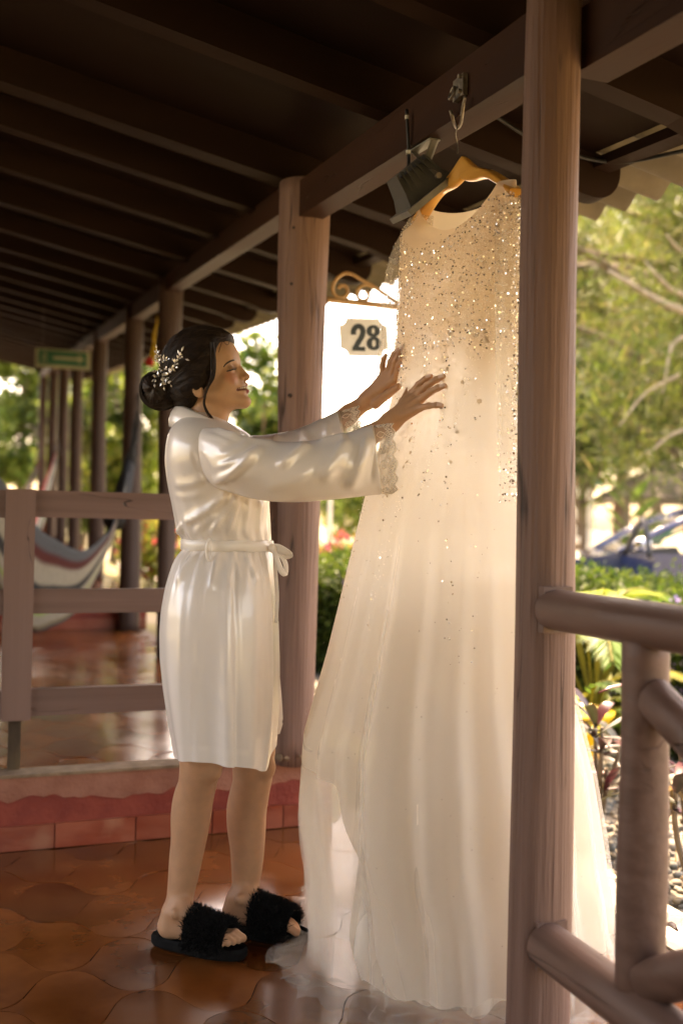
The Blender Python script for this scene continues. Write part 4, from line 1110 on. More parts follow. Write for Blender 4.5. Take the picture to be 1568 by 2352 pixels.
# long pale nail tips
# ---------------- legs and feet
FD = unit(0.942 * RT - 0.335 * FH)               # the feet point this way
FS = np.cross(UP, FD)
def foot_pt(heel, f_, s_, z): return heel + FD * f_ + FS * s_ + UP * z
def legs(pts, rads, heel, side, kc, cf):
    pts = [W(*p) for p in pts]
    k_ = 34; rads = np.interp(np.linspace(0, len(pts) - 1, k_), np.arange(len(pts)), rads); rads = np.convolve(np.r_[rads[0], rads[0], rads, rads[-1], rads[-1]], np.ones(5) / 5, 'valid')
    pts = list(catmull(np.array(pts), k_))
    def f(P):
        d = s_chain(P, pts, rads, 0.0015)
        d = smin(d, s_ell(P, kc, (0.024, 0.022, 0.028)), 0.018)
        d = smin(d, s_ell(P, cf, (0.036, 0.036, 0.085)), 0.025)
        ft = s_cone(P, foot_pt(heel, 0.026, 0, 0.050), foot_pt(heel, 0.036, 0, 0.085), 0.0265, 0.026)
        ft = smin(ft, s_cone(P, foot_pt(heel, 0.070, 0, 0.095), foot_pt(heel, 0.150, 0, 0.052), 0.030, 0.022), 0.02)
        ft = smin(ft, s_cone(P, foot_pt(heel, 0.040, 0, 0.045), foot_pt(heel, 0.165, 0.006 * side, 0.043), 0.024, 0.020), 0.02)
        ft = smin(ft, s_cone(P, foot_pt(heel, 0.165, 0.022, 0.043), foot_pt(heel, 0.160, -0.022, 0.043), 0.018, 0.018), 0.015)
        tz = 0.042
        for q, (so, ln, rr) in enumerate(((0.030, 0.225, 0.0105), (0.013, 0.222, 0.0082), (-0.001, 0.214, 0.0078), (-0.014, 0.205, 0.0074), (-0.027, 0.193, 0.0072))):
            so = so * side
            ft = smin(ft, s_chain(P, [foot_pt(heel, 0.165, so * 0.9, tz), foot_pt(heel, ln - 0.022, so, tz + 0.006), foot_pt(heel, ln, so, tz - 0.004)], [rr * 1.2, rr * 1.05, rr], 0.004), 0.005)
        ft = smin(ft, s_ell(P, foot_pt(heel, 0.062, -0.031, 0.098), (0.011, 0.010, 0.013)), 0.010)
        ft = smin(ft, s_ell(P, foot_pt(heel, 0.062, 0.031, 0.102), (0.011, 0.010, 0.013)), 0.010)
        return smin(d, ft, 0.022)
    A = np.array(pts + [heel, foot_pt(heel, 0.24, 0.04, 0), foot_pt(heel, 0.24, -0.04, 0)])
    lo, hi = A.min(0) - 0.09, A.max(0) + 0.09
    lo[2] = 0.0; hi[2] = pts[0][2] + 0.02
    V, F = snets(f, lo, hi, 0.0045)
    return V, F
hN = np.array(W(385, 1205, 2.590)); hN[2] = 0.0
hF_ = np.array(W(531, 1205, 2.690)); hF_[2] = 0.0
near = [(500, 1560, 2.50), (470, 1690, 2.53), (459, 1770, 2.545), (449, 1825, 2.565), (443, 1865, 2.575), (436, 1915, 2.585), (428, 1965, 2.59), (421, 2015, 2.592), (413, 2062, 2.592), (409, 2088, 2.592)]
nr = np.array([70, 58, 46, 44, 45, 43, 40, 36, 30.5, 28]) / 925
far = [(560, 1560, 2.68), (578, 1690, 2.68), (581, 1772, 2.675), (574, 1825, 2.685), (569, 1862, 2.69), (568, 1912, 2.69), (568, 1962, 2.69), (566, 2012, 2.69), (562, 2052, 2.69), (560, 2072, 2.69)]
fr_ = np.array([70, 58, 46.5, 45, 45.5, 44, 40, 35, 30, 28]) / 892
LEGC = np.array((0.50, 0.272, 0.158))
for P_, R_, hl_, sd, kc, cf in ((near, nr, hN, 1, W(488, 1768, 2.515), W(430, 1862, 2.585)), (far, fr_, hF_, -1, W(612, 1764, 2.645), W(556, 1866, 2.70))):
    V, F = legs(P_, R_, hl_, sd, kc, cf)
    body.add(V, F, np.tile(LEGC, (len(V), 1)))
# torso and upper arms under the robe
tor = []
for (y, xl, xr, rb) in ((1560, 420, 600, 0.13), (1400, 395, 615, 0.14), (1260, 445, 600, 0.10), (1150, 415, 600, 0.12), (1050, 405, 575, 0.14), (1000, 425, 520, 0.07), (985, 440, 500, 0.04)):
    c = W((xl + xr) / 2, y, 2.585); ra = (xr - xl) / 2 / 885
    a_ = np.arange(24) / 24 * 2 * pi
    tor.append(c + ra * np.cos(a_)[:, None] * RT + rb * np.sin(a_)[:, None] * FH)
body.grid(np.array(tor), closed=True, col=SKIN)
for P_ in ((RA_sh, RA_el), (LA_sh, LA_el)):
    body.tube([P_[0] * 0.7 + P_[1] * 0.3, P_[1]], [0.036, 0.034], 12, col=SKIN)
M['skin'] = pbr('skin', (0.93, 0.93, 0.93), (1.04, 1.02, 1.0), 35, rough=0.44, rough2=0.54, tint=True, bump=0.06, bscale=400, spec=0.42)
_b = M['skin'].node_tree.nodes['Principled BSDF']
_b.inputs['Subsurface Weight'].default_value = 0.12
_b.inputs['Subsurface Radius'].default_value = (0.012, 0.005, 0.003)
_b.inputs['Subsurface Scale'].default_value = 0.5
bo = body.obj('body', M['skin'], woman, smooth=True)

# ---------------- face details
def f7(cx, cy): 
    ix, iz = (cx - 300) * 1.067e-4, -(cy - 1000) * 1.067e-4
    return ix * 0.956 + iz * 0.292, -ix * 0.292 + iz * 0.956
def on_face(cx, cy, off=0.0, side=-1):
    lx, lz = f7(cx, cy)
    y = -0.09
    for _ in range(3):
        ys = np.linspace(-0.09, 0.0, 120)
        P = np.stack([np.full(120, lx) + ys * -math.tan(PSI) * 0.9, ys, np.full(120, lz)], 1)
        s_ = head_sdf(P)
        k = np.argmax(s_ < 0) if (s_ < 0).any() else 100
        return np.array([P[k, 0], (ys[k] - off) , P[k, 2]])
M['hair'] = pbr('dark_hair', (0.014, 0.008, 0.005), (0.034, 0.019, 0.011), 60, (1, 1, 1), 0.48, 0.6, spec=0.3)
M['brow'] = pbr('brow_hair', (0.045, 0.024, 0.015), (0.07, 0.04, 0.026), 200, rough=0.7)
M['lash'] = pbr('lash', (0.006, 0.005, 0.005), (0.012, 0.01, 0.01), 50, rough=0.6)
M['tooth'] = pbr('tooth', (0.75, 0.68, 0.55), (0.82, 0.76, 0.64), 50, rough=0.25)
for side in (-1, 1):
    pts = [on_face(*q, 0.0004) for q in ((632, 892), (680, 815), (750, 755), (810, 715), (850, 690))]
    P = catmull([h2w(p * (1, 1 if side == -1 else -1, 1)) for p in pts], 14)
    MB().tube(P, np.stack([np.full(14, 0.0012), np.full(14, 0.0012)], 1) + np.sin(np.linspace(0.25, 2.7, 14))[:, None] * 0.0014, 6).obj('eyebrow', M['brow'], woman, smooth=True)
    m_ = MB()
    el_ = [on_face(*q, 0.0008) for q in ((705, 985), (770, 960), (830, 925), (880, 880))]
    el_ = [p * (1, 1 if side == -1 else -1, 1) for p in el_]
    Pl = catmull([h2w(p) for p in el_], 12)
    m_.tube(Pl, 0.0013 + 0.0006 * np.sin(np.linspace(0, pi, 12)), 6)
    out_ = -HL if side == -1 else HL
    for k in range(12):
        d = unit(HF * 0.75 + out_ * 0.65 + HU * (0.25 - 0.75 * (1 - k / 11.0) * 0.4) + 0.1 * rng.standard_normal(3))
        m_.tube([Pl[k], Pl[k] + d * 0.0045, Pl[k] + d * 0.008 + HU * 0.0022], [0.0006, 0.0005, 0.0002], 4)
    m_.obj('eyelashes', M['lash'], woman, smooth=True)
tm = MB()
for k in range(-5, 6):
    a = k * 0.0052
    x = 0.0752 - 0.62 * abs(a) - 4.0 * a * a
    tm.blobs([h2w((x, a, -0.0528 - 1.5 * a * a * 1.5))], np.array([[0.0030, 0.0036, 0.0050]]) * (1.0 if abs(k) < 4 else 0.8))
tm.obj('teeth', M['tooth'], woman, smooth=True)

# ---------------- hair
Hx = [-0.14, -0.085, -0.055, -0.035, -0.015, 0.012, 0.030, 0.043, 0.052, 0.066, 0.085]
Hz = [-0.070, -0.078, -0.070, -0.047, -0.036, -0.012, 0.018, 0.050, 0.066, 0.0655, 0.060]
def hair_sdf(P):
    Q = P.copy(); Q[:, 1] = np.abs(Q[:, 1])
    d = s_ell(Q, (-0.018, 0, 0.038), (0.1035, 0.0855, 0.0925))
    d = smin(d, s_ell(Q, (0.020, 0, 0.045), (0.056, 0.070, 0.056)), 0.03)
    d = smin(d, s_ell(Q, (-0.060, 0, -0.020), (0.056, 0.066, 0.062)), 0.03)
    d = smin(d, s_ell(Q, (-0.030, 0.056, -0.012), (0.040, 0.026, 0.034)), 0.02)
    d = d + 0.011 * sstep(0.024, 0.0, P[:, 2] - np.interp(P[:, 0], Hx, Hz)) * sstep(-0.03, 0.02, P[:, 0])
    # combed waves running back to the knot
    rho = np.arctan2(Q[:, 2] - 0.0, np.abs(Q[:, 0] + 0.13) + 0.02)
    d = d + 0.0013 * np.sin(rho * 34 + 2.5 * np.sin(P[:, 0] * 40) + P[:, 1] * 60) + 0.0018 * np.sin(rho * 13 + P[:, 0] * 22)
    cut = np.interp(P[:, 0], Hx, Hz) - P[:, 2] 
    return smax(d, cut * 0.7, 0.006)
Vk, Fk = snets(hair_sdf, (-0.135, -0.10, -0.095), (0.09, 0.10, 0.145), 0.0027)
hair = MB().add(h2w(Vk), Fk)
BUN = np.array([-0.140, 0.0, 0.004])
def bun_sdf(P):
    d = s_ell(P, BUN, (0.046, 0.056, 0.045))
    q = P - BUN
    th = np.arctan2(q[:, 2], q[:, 0]); 
    return d + 0.004 * np.sin(3 * th + q[:, 1] * 60) + 0.0013 * np.sin(26 * th + q[:, 1] * 160)
Vb, Fb = snets(bun_sdf, BUN - 0.07, BUN + 0.07, 0.003)
hair.add(h2w(Vb), Fb)
hair_o = hair.obj('hair', M['hair'], woman, smooth=True)
st = MB()
ce_, cr_ = np.array([-0.018, 0, 0.038]), np.array([0.1045, 0.0865, 0.0935])
def dirn(p): return unit((np.asarray(p) - ce_) / cr_)
end_d = dirn(BUN + (0.01, 0, 0.0))
for k in range(1500):
    if k < 900:
        u_ = rng.random(); sy = rng.choice([-1, 1]); lx = 0.072 - 0.085 * u_ ** 1.1
        lz = np.interp(lx, Hx, Hz) + rng.uniform(0.002, 0.03 if lx > 0.04 else 0.012)
        sy_ = math.sqrt(max(0.02, 1 - ((lx - ce_[0]) / cr_[0]) ** 2 - ((lz - ce_[2]) / cr_[2]) ** 2)) * cr_[1]
        a = dirn((lx, sy * sy_ * rng.uniform(0.94, 1.0), lz))
    elif k < 1150:
        a = dirn((rng.uniform(-0.07, -0.01), rng.choice([-1, 1]) * rng.uniform(0.03, 0.075), rng.uniform(-0.075, -0.03)))
    else:
        a = dirn((rng.uniform(-0.05, 0.06), rng.choice([-1, 1]) * rng.uniform(0.0, 0.06), 0.13))
    e = unit(end_d + 0.12 * rng.standard_normal(3))
    om = math.acos(np.clip(a @ e, -1, 1)); t = np.linspace(0, 0.93, 15)[:, None]
    D_ = (np.sin((1 - t) * om) * a + np.sin(t * om) * e) / math.sin(om)
    wav = rng.normal(0, 0.018, 3) * np.sin(t * pi * rng.integers(1, 3))
    Pn = ce_ + unit(D_ + wav) * cr_ * (1 + rng.uniform(-0.006, 0.010) + 0.006 * np.sin(t * pi) - 0.05 * np.clip(0.12 - t, 0, 1))
    for _ in range(2):                               # settle the strand on the combed surface
        e_ = 0.0015; v_ = hair_sdf(Pn)
        g_ = np.stack([hair_sdf(Pn + np.eye(3)[q] * e_) - hair_sdf(Pn - np.eye(3)[q] * e_) for q in range(3)], 1) / (2 * e_)
        Pn = Pn - np.clip(v_ - 0.0004 - 0.0012 * (k % 5 == 0), -0.02, 0.02)[:, None] * g_ / np.maximum((g_ * g_).sum(1), 0.3)[:, None]
    st.tube(h2w(Pn), np.linspace(0.0006, 0.0007, 15) * rng.uniform(0.6, 1.5), 3, cap=False)
for k in range(260):                                 # twists of the knot
    a0 = rng.uniform(0, 2 * pi); tw = rng.uniform(-0.9, 0.9); yy = rng.uniform(-0.035, 0.035)
    t = np.linspace(0, rng.uniform(2.0, 4.5), 16)
    rr2 = math.sqrt(max(0.05, 1 - (yy / 0.055) ** 2))
    Pn = BUN + np.stack([0.0485 * rr2 * np.cos(a0 + t), yy + 0.012 * tw * t / 3 + 0.004 * np.sin(3 * t), 0.0475 * rr2 * np.sin(a0 + t)], 1) * rng.uniform(0.95, 1.07)
    st.tube(h2w(Pn), 0.0009 * rng.uniform(0.6, 1.4), 3, cap=False)
for k in range(60):                                  # flyaways over the crown
    a = dirn((rng.uniform(-0.09, 0.05), rng.normal(0, 0.03), 0.13)); t = np.linspace(0, 1, 9)[:, None]
    e = unit(a + np.array([-0.35, rng.normal(0, 0.1), -0.1]))
    Pn = ce_ + unit(a * (1 - t) + e * t) * cr_ * (1.0 + 0.05 * np.sin(t * pi) * rng.uniform(0.2, 1))
    st.tube(h2w(Pn), 0.00028, 3, cap=False)
for k in range(14):                                  # stray wisps at the nape and crown
    p0 = np.array([rng.uniform(-0.10, -0.06), rng.uniform(-0.05, 0.05), -0.07])
    t = np.linspace(0, 1, 8)[:, None]
    st.tube(h2w(p0 + t * np.array([rng.normal(-0.01, 0.01), rng.normal(0, 0.01), -rng.uniform(0.02, 0.05)]) + 0.004 * np.sin(t * 5)), 0.0004, 3, cap=False)
st.obj('hair_strands', M['hair'], woman, smooth=True)
cu = MB()
cpath = [(548, 330), (575, 600), (590, 860), (560, 1130), (450, 1350), (375, 1540), (362, 1720), (430, 1900), (530, 2040), (600, 2200)]
for k in range(26):
    oy = rng.normal(0, 0.0035); ox = rng.normal(0, 20)
    pts = []
    for i, q in enumerate(cpath):
        lx, lz = f7(q[0] + ox * (0.4 + 0.6 * math.sin(i * 0.9)) + rng.normal(0, 6), q[1])
        yb = -0.076 if i < 2 else (-0.074 if i < 5 else -0.070)
        pts.append(h2w((lx - 0.006, yb + oy, lz)))
    cu.tube(catmull(pts, 30), np.linspace(0.0014, 0.0007, 30), 4, cap=False)
cu.obj('loose_curl', M['hair'], woman, smooth=True, label='long loose curl framing her cheek')

# ---------------- slippers
M['slipper'] = pbr('black_fleece', (0.006, 0.006, 0.006), (0.012, 0.012, 0.012), 60, rough=0.9, spec=0.1)
M['fur'] = pbr('black_fur', (0.004, 0.004, 0.004), (0.010, 0.009, 0.009), 90, rough=0.7, spec=0.3)
for hl_, sd, lab in ((hN, 1, 'near'), (hF_, -1, 'far')):
    a_ = np.linspace(0, 2 * pi, 40, endpoint=False)
    def sole(z, g):
        f_ = 0.116 + (0.134 + g) * np.cos(a_); wd = (0.040 + g) + 0.008 * sstep(0.05, 0.2, f_)
        return hl_ + FD * f_[:, None] + FS * (wd * np.sign(np.sin(a_)) * np.abs(np.sin(a_)) ** 0.75)[:, None] + UP * z
    G = np.stack([sole(0.001, -0.006), sole(0.008, 0.0), sole(0.022, 0.0), sole(0.030, -0.004), sole(0.024, -0.012)])
    m_ = MB().grid(G, closed=True, flip=False); m_.add(G[-1], [np.array([list(range(40))])]).add(G[0], [np.array([list(range(40))[::-1]])])
    so = m_.obj('slipper', M['slipper'], woman, smooth=False, label='flat black slipper with a fluffy strap on the %s foot' % lab)
    ss, tt = np.meshgrid(np.linspace(0.092, 0.205, 16), np.linspace(0, pi, 18), indexing='ij')
    hgt = 0.088 - 0.22 * (ss - 0.09)
    Gs = hl_ + FD * ss[..., None] + FS * (0.051 * np.cos(tt))[..., None] + UP * (0.018 + hgt * np.sin(tt) ** 0.8)[..., None]
    sb = MB().grid(Gs)
    nf = 5200
    i_, j_ = rng.random(nf) * 14.9, rng.random(nf) * 16.9
    i0, j0 = i_.astype(int), j_.astype(int)
    P0 = Gs[i0, j0] + (Gs[np.minimum(i0 + 1, 15), j0] - Gs[i0, j0]) * (i_ - i0)[:, None] + (Gs[i0, np.minimum(j0 + 1, 17)] - Gs[i0, j0]) * (j_ - j0)[:, None]
    cen = hl_ + FD * 0.15 + UP * 0.02
    nr_ = unit(P0 - (cen + FD * ((P0 - cen) @ FD)[:, None] * 0.75))
    V, F = leaf_quads(P0 - nr_ * 0.002, rng.uniform(0.012, 0.026, nf), 0.0022, dirs=nr_ + 0.45 * rng.standard_normal((nf, 3)) + FD * 0.2)
    sb.add(V, F)
    so2 = sb.obj('fur_strap', M['fur'], so)
# ---------------- the satin robe
def gnormal(G, closed):
    if closed: dv = np.roll(G, -1, 1) - np.roll(G, 1, 1)
    else: dv = np.gradient(G, axis=1)
    du = np.gradient(G, axis=0)
    return unit(np.cross(du, dv))
def seg_dist(Q, line):
    """signed distance in picture units and position along a polyline"""
    line = catmull(np.array(line, float), 24)
    best = np.full(len(Q), 1e9); sgn = np.zeros(len(Q)); par = np.zeros(len(Q))
    for i in range(len(line) - 1):
        a, b = line[i], line[i + 1]; ba = b - a
        t_ = ((Q - a) @ ba) / (ba @ ba)
        t = np.clip(t_, 0, 1)
        v = Q - a - t[:, None] * ba
        d = np.linalg.norm(v, axis=1)
        m = d < best
        cr = ba[0] * (Q[:, 1] - a[1]) - ba[1] * (Q[:, 0] - a[0])
        best[m] = d[m]; sgn[m] = np.sign(cr[m]); par[m] = (i + t[m]) / (len(line) - 1)
    return best * np.where(sgn == 0, 1, sgn), par
def fold(G, closed, lines, nsign=1):
    """raise soft ridges along lines measured on the side that faces the viewer"""
    N_ = gnormal(G, closed) * nsign
    sh = G.shape
    P = G.reshape(-1, 3); N2 = N_.reshape(-1, 3)
    Q = proj(P)
    vd = unit(P - CAM)
    facing = sstep(0.0, 0.35, -(N2 * vd).sum(1))
    D_ = np.zeros(len(P))
    for ln, amp, w1, w2, *rest in lines:
        d, t = seg_dist(Q, ln)
        r0 = rest[0] if rest else 0.2; r1 = rest[1] if len(rest) > 1 else 0.2
        taper = sstep(0, max(r0, 1e-4), t) * (sstep(1, 1 - r1, t) if r1 > 0 else 1.0)
        w = np.where(d > 0, w1, w2) * 0.8
        D_ += 1.05 * amp * np.exp(-(d / w) ** 2) * taper
    return (P + N2 * (D_ * facing)[:, None]).reshape(sh)

M['satin'] = pbr('ivory_satin', (0.86, 0.79, 0.73), None, 3, rough=0.27, spec=0.75, metal=0.08, bump=0.0)
_b = M['satin'].node_tree.nodes['Principled BSDF']
_b.inputs['Anisotropic'].default_value = 0.4
NA = 168
RW = [ # picture height, left, right, half depth (m), depth centre
 (952, 428, 487, 0.052, 2.585), (966, 412, 522, 0.085, 2.585), (982, 399, 552, 0.122, 2.585), (1002, 390, 580, 0.152, 2.585), (1030, 385, 598, 0.170, 2.585), (1065, 383, 608, 0.172, 2.585),
 (1105, 387, 614, 0.160, 2.585), (1150, 395, 618, 0.146, 2.585), (1190, 404, 619, 0.136, 2.585), (1222, 409, 620, 0.130, 2.585), (1242, 423, 621, 0.122, 2.585), (1252, 425, 621, 0.121, 2.585), (1264, 422, 623, 0.123, 2.585),
 (1282, 406, 627, 0.138, 2.585), (1310, 395, 632, 0.155, 2.585), (1350, 383, 635, 0.172, 2.585), (1400, 374, 637, 0.183, 2.585), (1450, 371, 638, 0.188, 2.585), (1510, 373, 638, 0.190, 2.585), (1580, 381, 637, 0.188, 2.585),
 (1650, 392, 634, 0.186, 2.585), (1720, 406, 628, 0.184, 2.585)]
RW = np.array(RW, float)
ny = 130
yi = np.linspace(RW[0, 0], RW[-1, 0], ny)
tab = np.stack([np.interp(yi, RW[:, 0], RW[:, k]) for k in range(5)], 1)
for k in (1, 2, 3):                                # soften the corners of the table except at the waist
    s_ = np.convolve(np.pad(tab[:, k], 2, 'edge'), np.array([1, 2, 3, 2, 1]) / 9, 'valid'); wgt = sstep(10, 30, np.abs(yi - 1252)); tab[:, k] = tab[:, k] * (1 - wgt) + s_ * wgt
th = np.arange(NA) / NA * 2 * pi                    # 0: picture right, 90deg: away
ROT = radians(-14)
Gr = np.zeros((ny, NA, 3))
for i in range(ny):
    y, xl, xr, rb, D_ = tab[i]
    c = W((xl + xr) / 2, y, D_); ra = (xr - xl) / 2 / (FOC / D_)
    ex = 2.25
    cx_ = np.sign(np.cos(th)) * np.abs(np.cos(th)) ** (2 / ex); sx_ = np.sign(np.sin(th)) * np.abs(np.sin(th)) ** (2 / ex)
    # gathers around the belt and long soft pleats in the skirt
    below = sstep(1256, 1300, y); above = sstep(1250, 1215, y) * sstep(1110, 1200, y)
    gat = 0.0028 * np.exp(-abs(y - 1262) / 45) * (np.sin(th * 23 + 1) + 0.7 * np.sin(th * 37 + 2)) * (y > 1240)
    gat = gat + 0.004 * np.exp(-abs(y - 1240) / 40) * np.sin(th * 19 + 0.5 + 0.01 * y) * (y <= 1240)
    ple = sstep(1290, 1650, y) * (0.005 * np.sin(5 * th + 0.8) + 0.003 * np.sin(8 * th + 2.1 + 0.002 * y) + 0.002 * np.sin(13 * th + 0.4))
    wr_ = 0.0006 * np.sin(y * 0.09 + 3 * np.sin(th * 2)) * sstep(1100, 1150, y) * (y < 1240)
    rr = 1 + (gat + ple + wr_) / 0.15
    Gr[i] = c + (ra * cx_ * rr)[:, None] * RT + (rb * sx_ * rr)[:, None] * FH
# uneven hem: the front panel hangs lower towards the wrap edge
hem = -0.028 * np.exp(-((np.angle(np.exp(1j * (th - radians(-28)))) / 0.33) ** 2)) + 0.006 * np.sin(3 * th + 1)
hw = sstep(1600, 1720, yi)
Gr[:, :, 2] += hw[:, None] * hem[None]
# turned hem and its stitch line
Gr[-7, :, :2] -= 0.0005 * unit(Gr[-7, :, :2] - Gr[-7, :, :2].mean(0))
Gr[-6:, :, :2] += 0.0005 * unit(Gr[-6:, :, :2] - Gr[-6:, :, :2].mean(1, keepdims=True))
robe_lines = [
 ([(412, 1207), (456, 1188), (493, 1163), (527, 1130)], 0.011, 7, 16), ([(481, 1237), (506, 1197), (531, 1160), (552, 1130)], 0.009, 6, 10),
 ([(522, 1237), (536, 1191), (552, 1140)], 0.008, 6, 9), ([(440, 1232), (470, 1205), (500, 1178)], 0.006, 6, 9), ([(395, 1116), (440, 1114), (478, 1096)], 0.005, 7, 16),
 ([(397, 1136), (430, 1142), (475, 1130)], 0.003, 8, 9), ([(416, 1228), (413, 1214), (425, 1203)], 0.010, 7, 7), ([(443, 1040), (455, 1074), (484, 1114)], -0.003, 5, 5, 0.1, 0.1),
 ([(560, 1235), (566, 1190), (572, 1145)], 0.006, 7, 10), ([(590, 1235), (594, 1185), (600, 1145)], 0.006, 7, 9), 
 ([(545, 1270), (537, 1353), (540, 1478), (542, 1635), (544, 1800)], -0.009, 4, 12, 0.35, 0.0), ([(520, 1285), (526, 1400), (524, 1560), (522, 1800)], 0.006, 18, 16, 0.3, 0.0), ([(575, 1290), (583, 1450), (578, 1600), (574, 1800)], 0.006, 16, 20, 0.3, 0.0),
 ([(480, 1280), (462, 1378), (456, 1431), (446, 1600), (437, 1800)], -0.0022, 2.5, 3.5, 0.1, 0.0), ([(430, 1300), (415, 1400), (412, 1560), (424, 1800)], 0.004, 16, 12, 0.4, 0.0),
 ([(500, 1270), (490, 1310), (484, 1360)], 0.007, 5, 8), ([(455, 1272), (430, 1300), (405, 1345)], 0.008, 6, 12), ([(560, 1268), (575, 1300), (588, 1345)], 0.006, 5, 9), ([(608, 1268), (618, 1340), (622, 1450), (624, 1600), (604, 1800)], 0.004, 3, 6, 0.1, 0.0),
 ([(420, 1222), (460, 1200), (505, 1168)], 0.003, 3, 4), ([(500, 1238), (520, 1200), (540, 1166)], 0.003, 3, 4), ([(540, 1238), (548, 1200), (560, 1150)], 0.003, 3, 4), ([(470, 1236), (490, 1212), (515, 1180)], 0.003, 3, 4),
 ([(515, 1268), (518, 1300), (522, 1350)], 0.003, 3, 4), ([(535, 1268), (545, 1300), (552, 1340)], 0.003, 3, 4), ([(440, 1275), (420, 1310), (405, 1360)], 0.003, 3, 5), ([(590, 1268), (600, 1310), (606, 1380)], 0.003, 3, 4),
 ([(465, 1560), (500, 1600), (530, 1645)], 0.0016, 8, 14), ([(470, 1640), (505, 1680), (530, 1700)], 0.0012, 7, 10),
]
rn = gnormal(Gr, True)
sgn = -1 if (rn[60, 126] @ FH) > 0 else 1
Gr = fold(Gr, True, robe_lines, sgn)
rb_ = MB().grid(Gr, closed=True, flip=(sgn < 0))
robe = rb_.obj('robe', M['satin'], woman, smooth=True, label='knee length ivory satin wrap robe with lace cuffs')
#sm = robe.modifiers.new('thickness', 'SOLIDIFY'); sm.thickness = 0.0022; sm.offset = -1

# inner wrap panel peeking out in front
t = np.linspace(0, 1, 26); u_ = np.linspace(0, 1, 8)
Gp = np.zeros((26, 8, 3))
for i, q in enumerate(t):
    for j, q2 in enumerate(u_):
        y = 1400 + 285 * q; xr = 636 + 4 * sin(q * 3) + 13 * sstep(0.35, 1, q)
        Gp[i, j] = W(600 + (xr - 600) * q2, y - (1 - q2) * 0 + 6 * (1 - q2) * q - 22 * (q2 > 0.95) * (q > 0.95), 2.60 + 0.05 * q2 + 0.01 * sin(q2 * 6))
MB().grid(Gp).obj('inner_panel', M['satin'], robe, smooth=True)

# collar: a soft band round the neck
cpts = [(604, 1060, 2.515), (575, 1010, 2.50), (535, 985, 2.495), (490, 966, 2.500), (447, 947, 2.515), (418, 936, 2.545), (408, 934, 2.590), (420, 938, 2.635), (460, 950, 2.665), (510, 970, 2.675), (560, 990, 2.665), (600, 1030, 2.62)]
C0 = catmull(np.array([W(*q) for q in cpts]), 70)
cc = W(470, 1000, 2.585)
out = unit((C0 - cc) * np.array([1, 1, 0.0]))
Gc = np.stack([C0 - out * 0.012 - UP * 0.010, C0 - out * 0.004 + UP * 0.001, C0 + out * 0.004 - UP * 0.003, C0 + out * 0.012 - UP * 0.016, C0 + out * 0.018 - UP * 0.036, C0 + out * 0.016 - UP * 0.052], 1)
Gc = Gc + (0.0022 * np.sin(np.linspace(0, 26, 70)))[:, None, None] * out[:, None]
MB().grid(Gc).obj('collar', M['satin'], robe, smooth=True).modifiers.new('thickness', 'SOLIDIFY').thickness = 0.003

# sleeves
def sleeve(rings, lines, name, n=70, na=72, wrinkle=1.0):
    R_ = np.array([(a[0], a[1], b[0], b[1], D_, hd) for a, b, D_, hd in rings], float)
    R_ = catmull(R_, n)
    a_ = np.arange(na) / na * 2 * pi
    G = np.zeros((n, na, 3))
    for i in range(n):
        tp, bt = W(R_[i, 0], R_[i, 1], R_[i, 4]), W(R_[i, 2], R_[i, 3], R_[i, 4])
        c = (tp + bt) / 2; hv = (tp - bt) / 2
        # flat drop shape: arm rests at the top, cloth hangs below
        sh = 1 - 0.22 * np.clip(-np.sin(a_), 0, 1) ** 2
        q = i / (n - 1)
        wob = 1 + wrinkle * 0.008 * np.sin(3 * a_ + 7 * q)
        G[i] = c + np.sin(a_)[:, None] * hv + (np.cos(a_) * R_[i, 5] * sh * wob)[:, None] * FH
    nn = gnormal(G, True); sg = 1 if (nn[n // 2, na // 2] @ FH) < 0 else -1
    G = fold(G, True, lines, sg)
    m_ = MB().grid(G, closed=True, flip=(sg < 0))
    o = m_.obj('sleeve', M['satin'], robe, smooth=True)
    md = o.modifiers.new('thickness', 'SOLIDIFY'); md.thickness = 0.002; md.offset = -1
    return G, R_
nl = [
 ([(486, 1108), (525, 1094), (572, 1060), (610, 1022)], 0.013, 7, 16), ([(493, 1078), (550, 1057), (590, 1038)], 0.008, 5, 10), ([(500, 1050), (540, 1036), (580, 1015)], 0.005, 7, 10),
 ([(637, 1078), (678, 1046), (712, 1020)], 0.011, 9, 18), ([(600, 1120), (660, 1110), (720, 1085)], 0.006, 14, 20), ([(450, 988), (481, 978), (518, 997), (555, 1013)], 0.008, 5, 8),
 ([(843, 1000), (826, 1063), (795, 1128)], 0.013, 10, 20), ([(800, 1008), (770, 1050), (735, 1110)], 0.010, 12, 22), ([(730, 1016), (770, 1006), (800, 1004)], 0.008, 7, 9), ([(860, 1010), (856, 1060), (850, 1110)], -0.006, 6, 8),
 ([(520, 1000), (580, 1014), (640, 1020)], 0.006, 6, 9), ([(540, 1128), (600, 1140), (680, 1146)], 0.005, 8, 8),
 ([(500, 1096), (540, 1082), (585, 1050)], 0.003, 3, 5), ([(515, 1112), (560, 1098), (610, 1066)], 0.003, 3, 6), ([(655, 1066), (690, 1040), (722, 1022)], 0.003, 3, 5), ([(470, 1000), (500, 1006), (540, 1024)], 0.003, 3, 6),
 ([(462, 1030), (480, 1050), (500, 1092)], 0.004, 4, 7), ([(760, 1020), (745, 1060), (705, 1120)], 0.003, 4, 7), ([(825, 1000), (812, 1050), (780, 1120)], 0.003, 3, 5)]
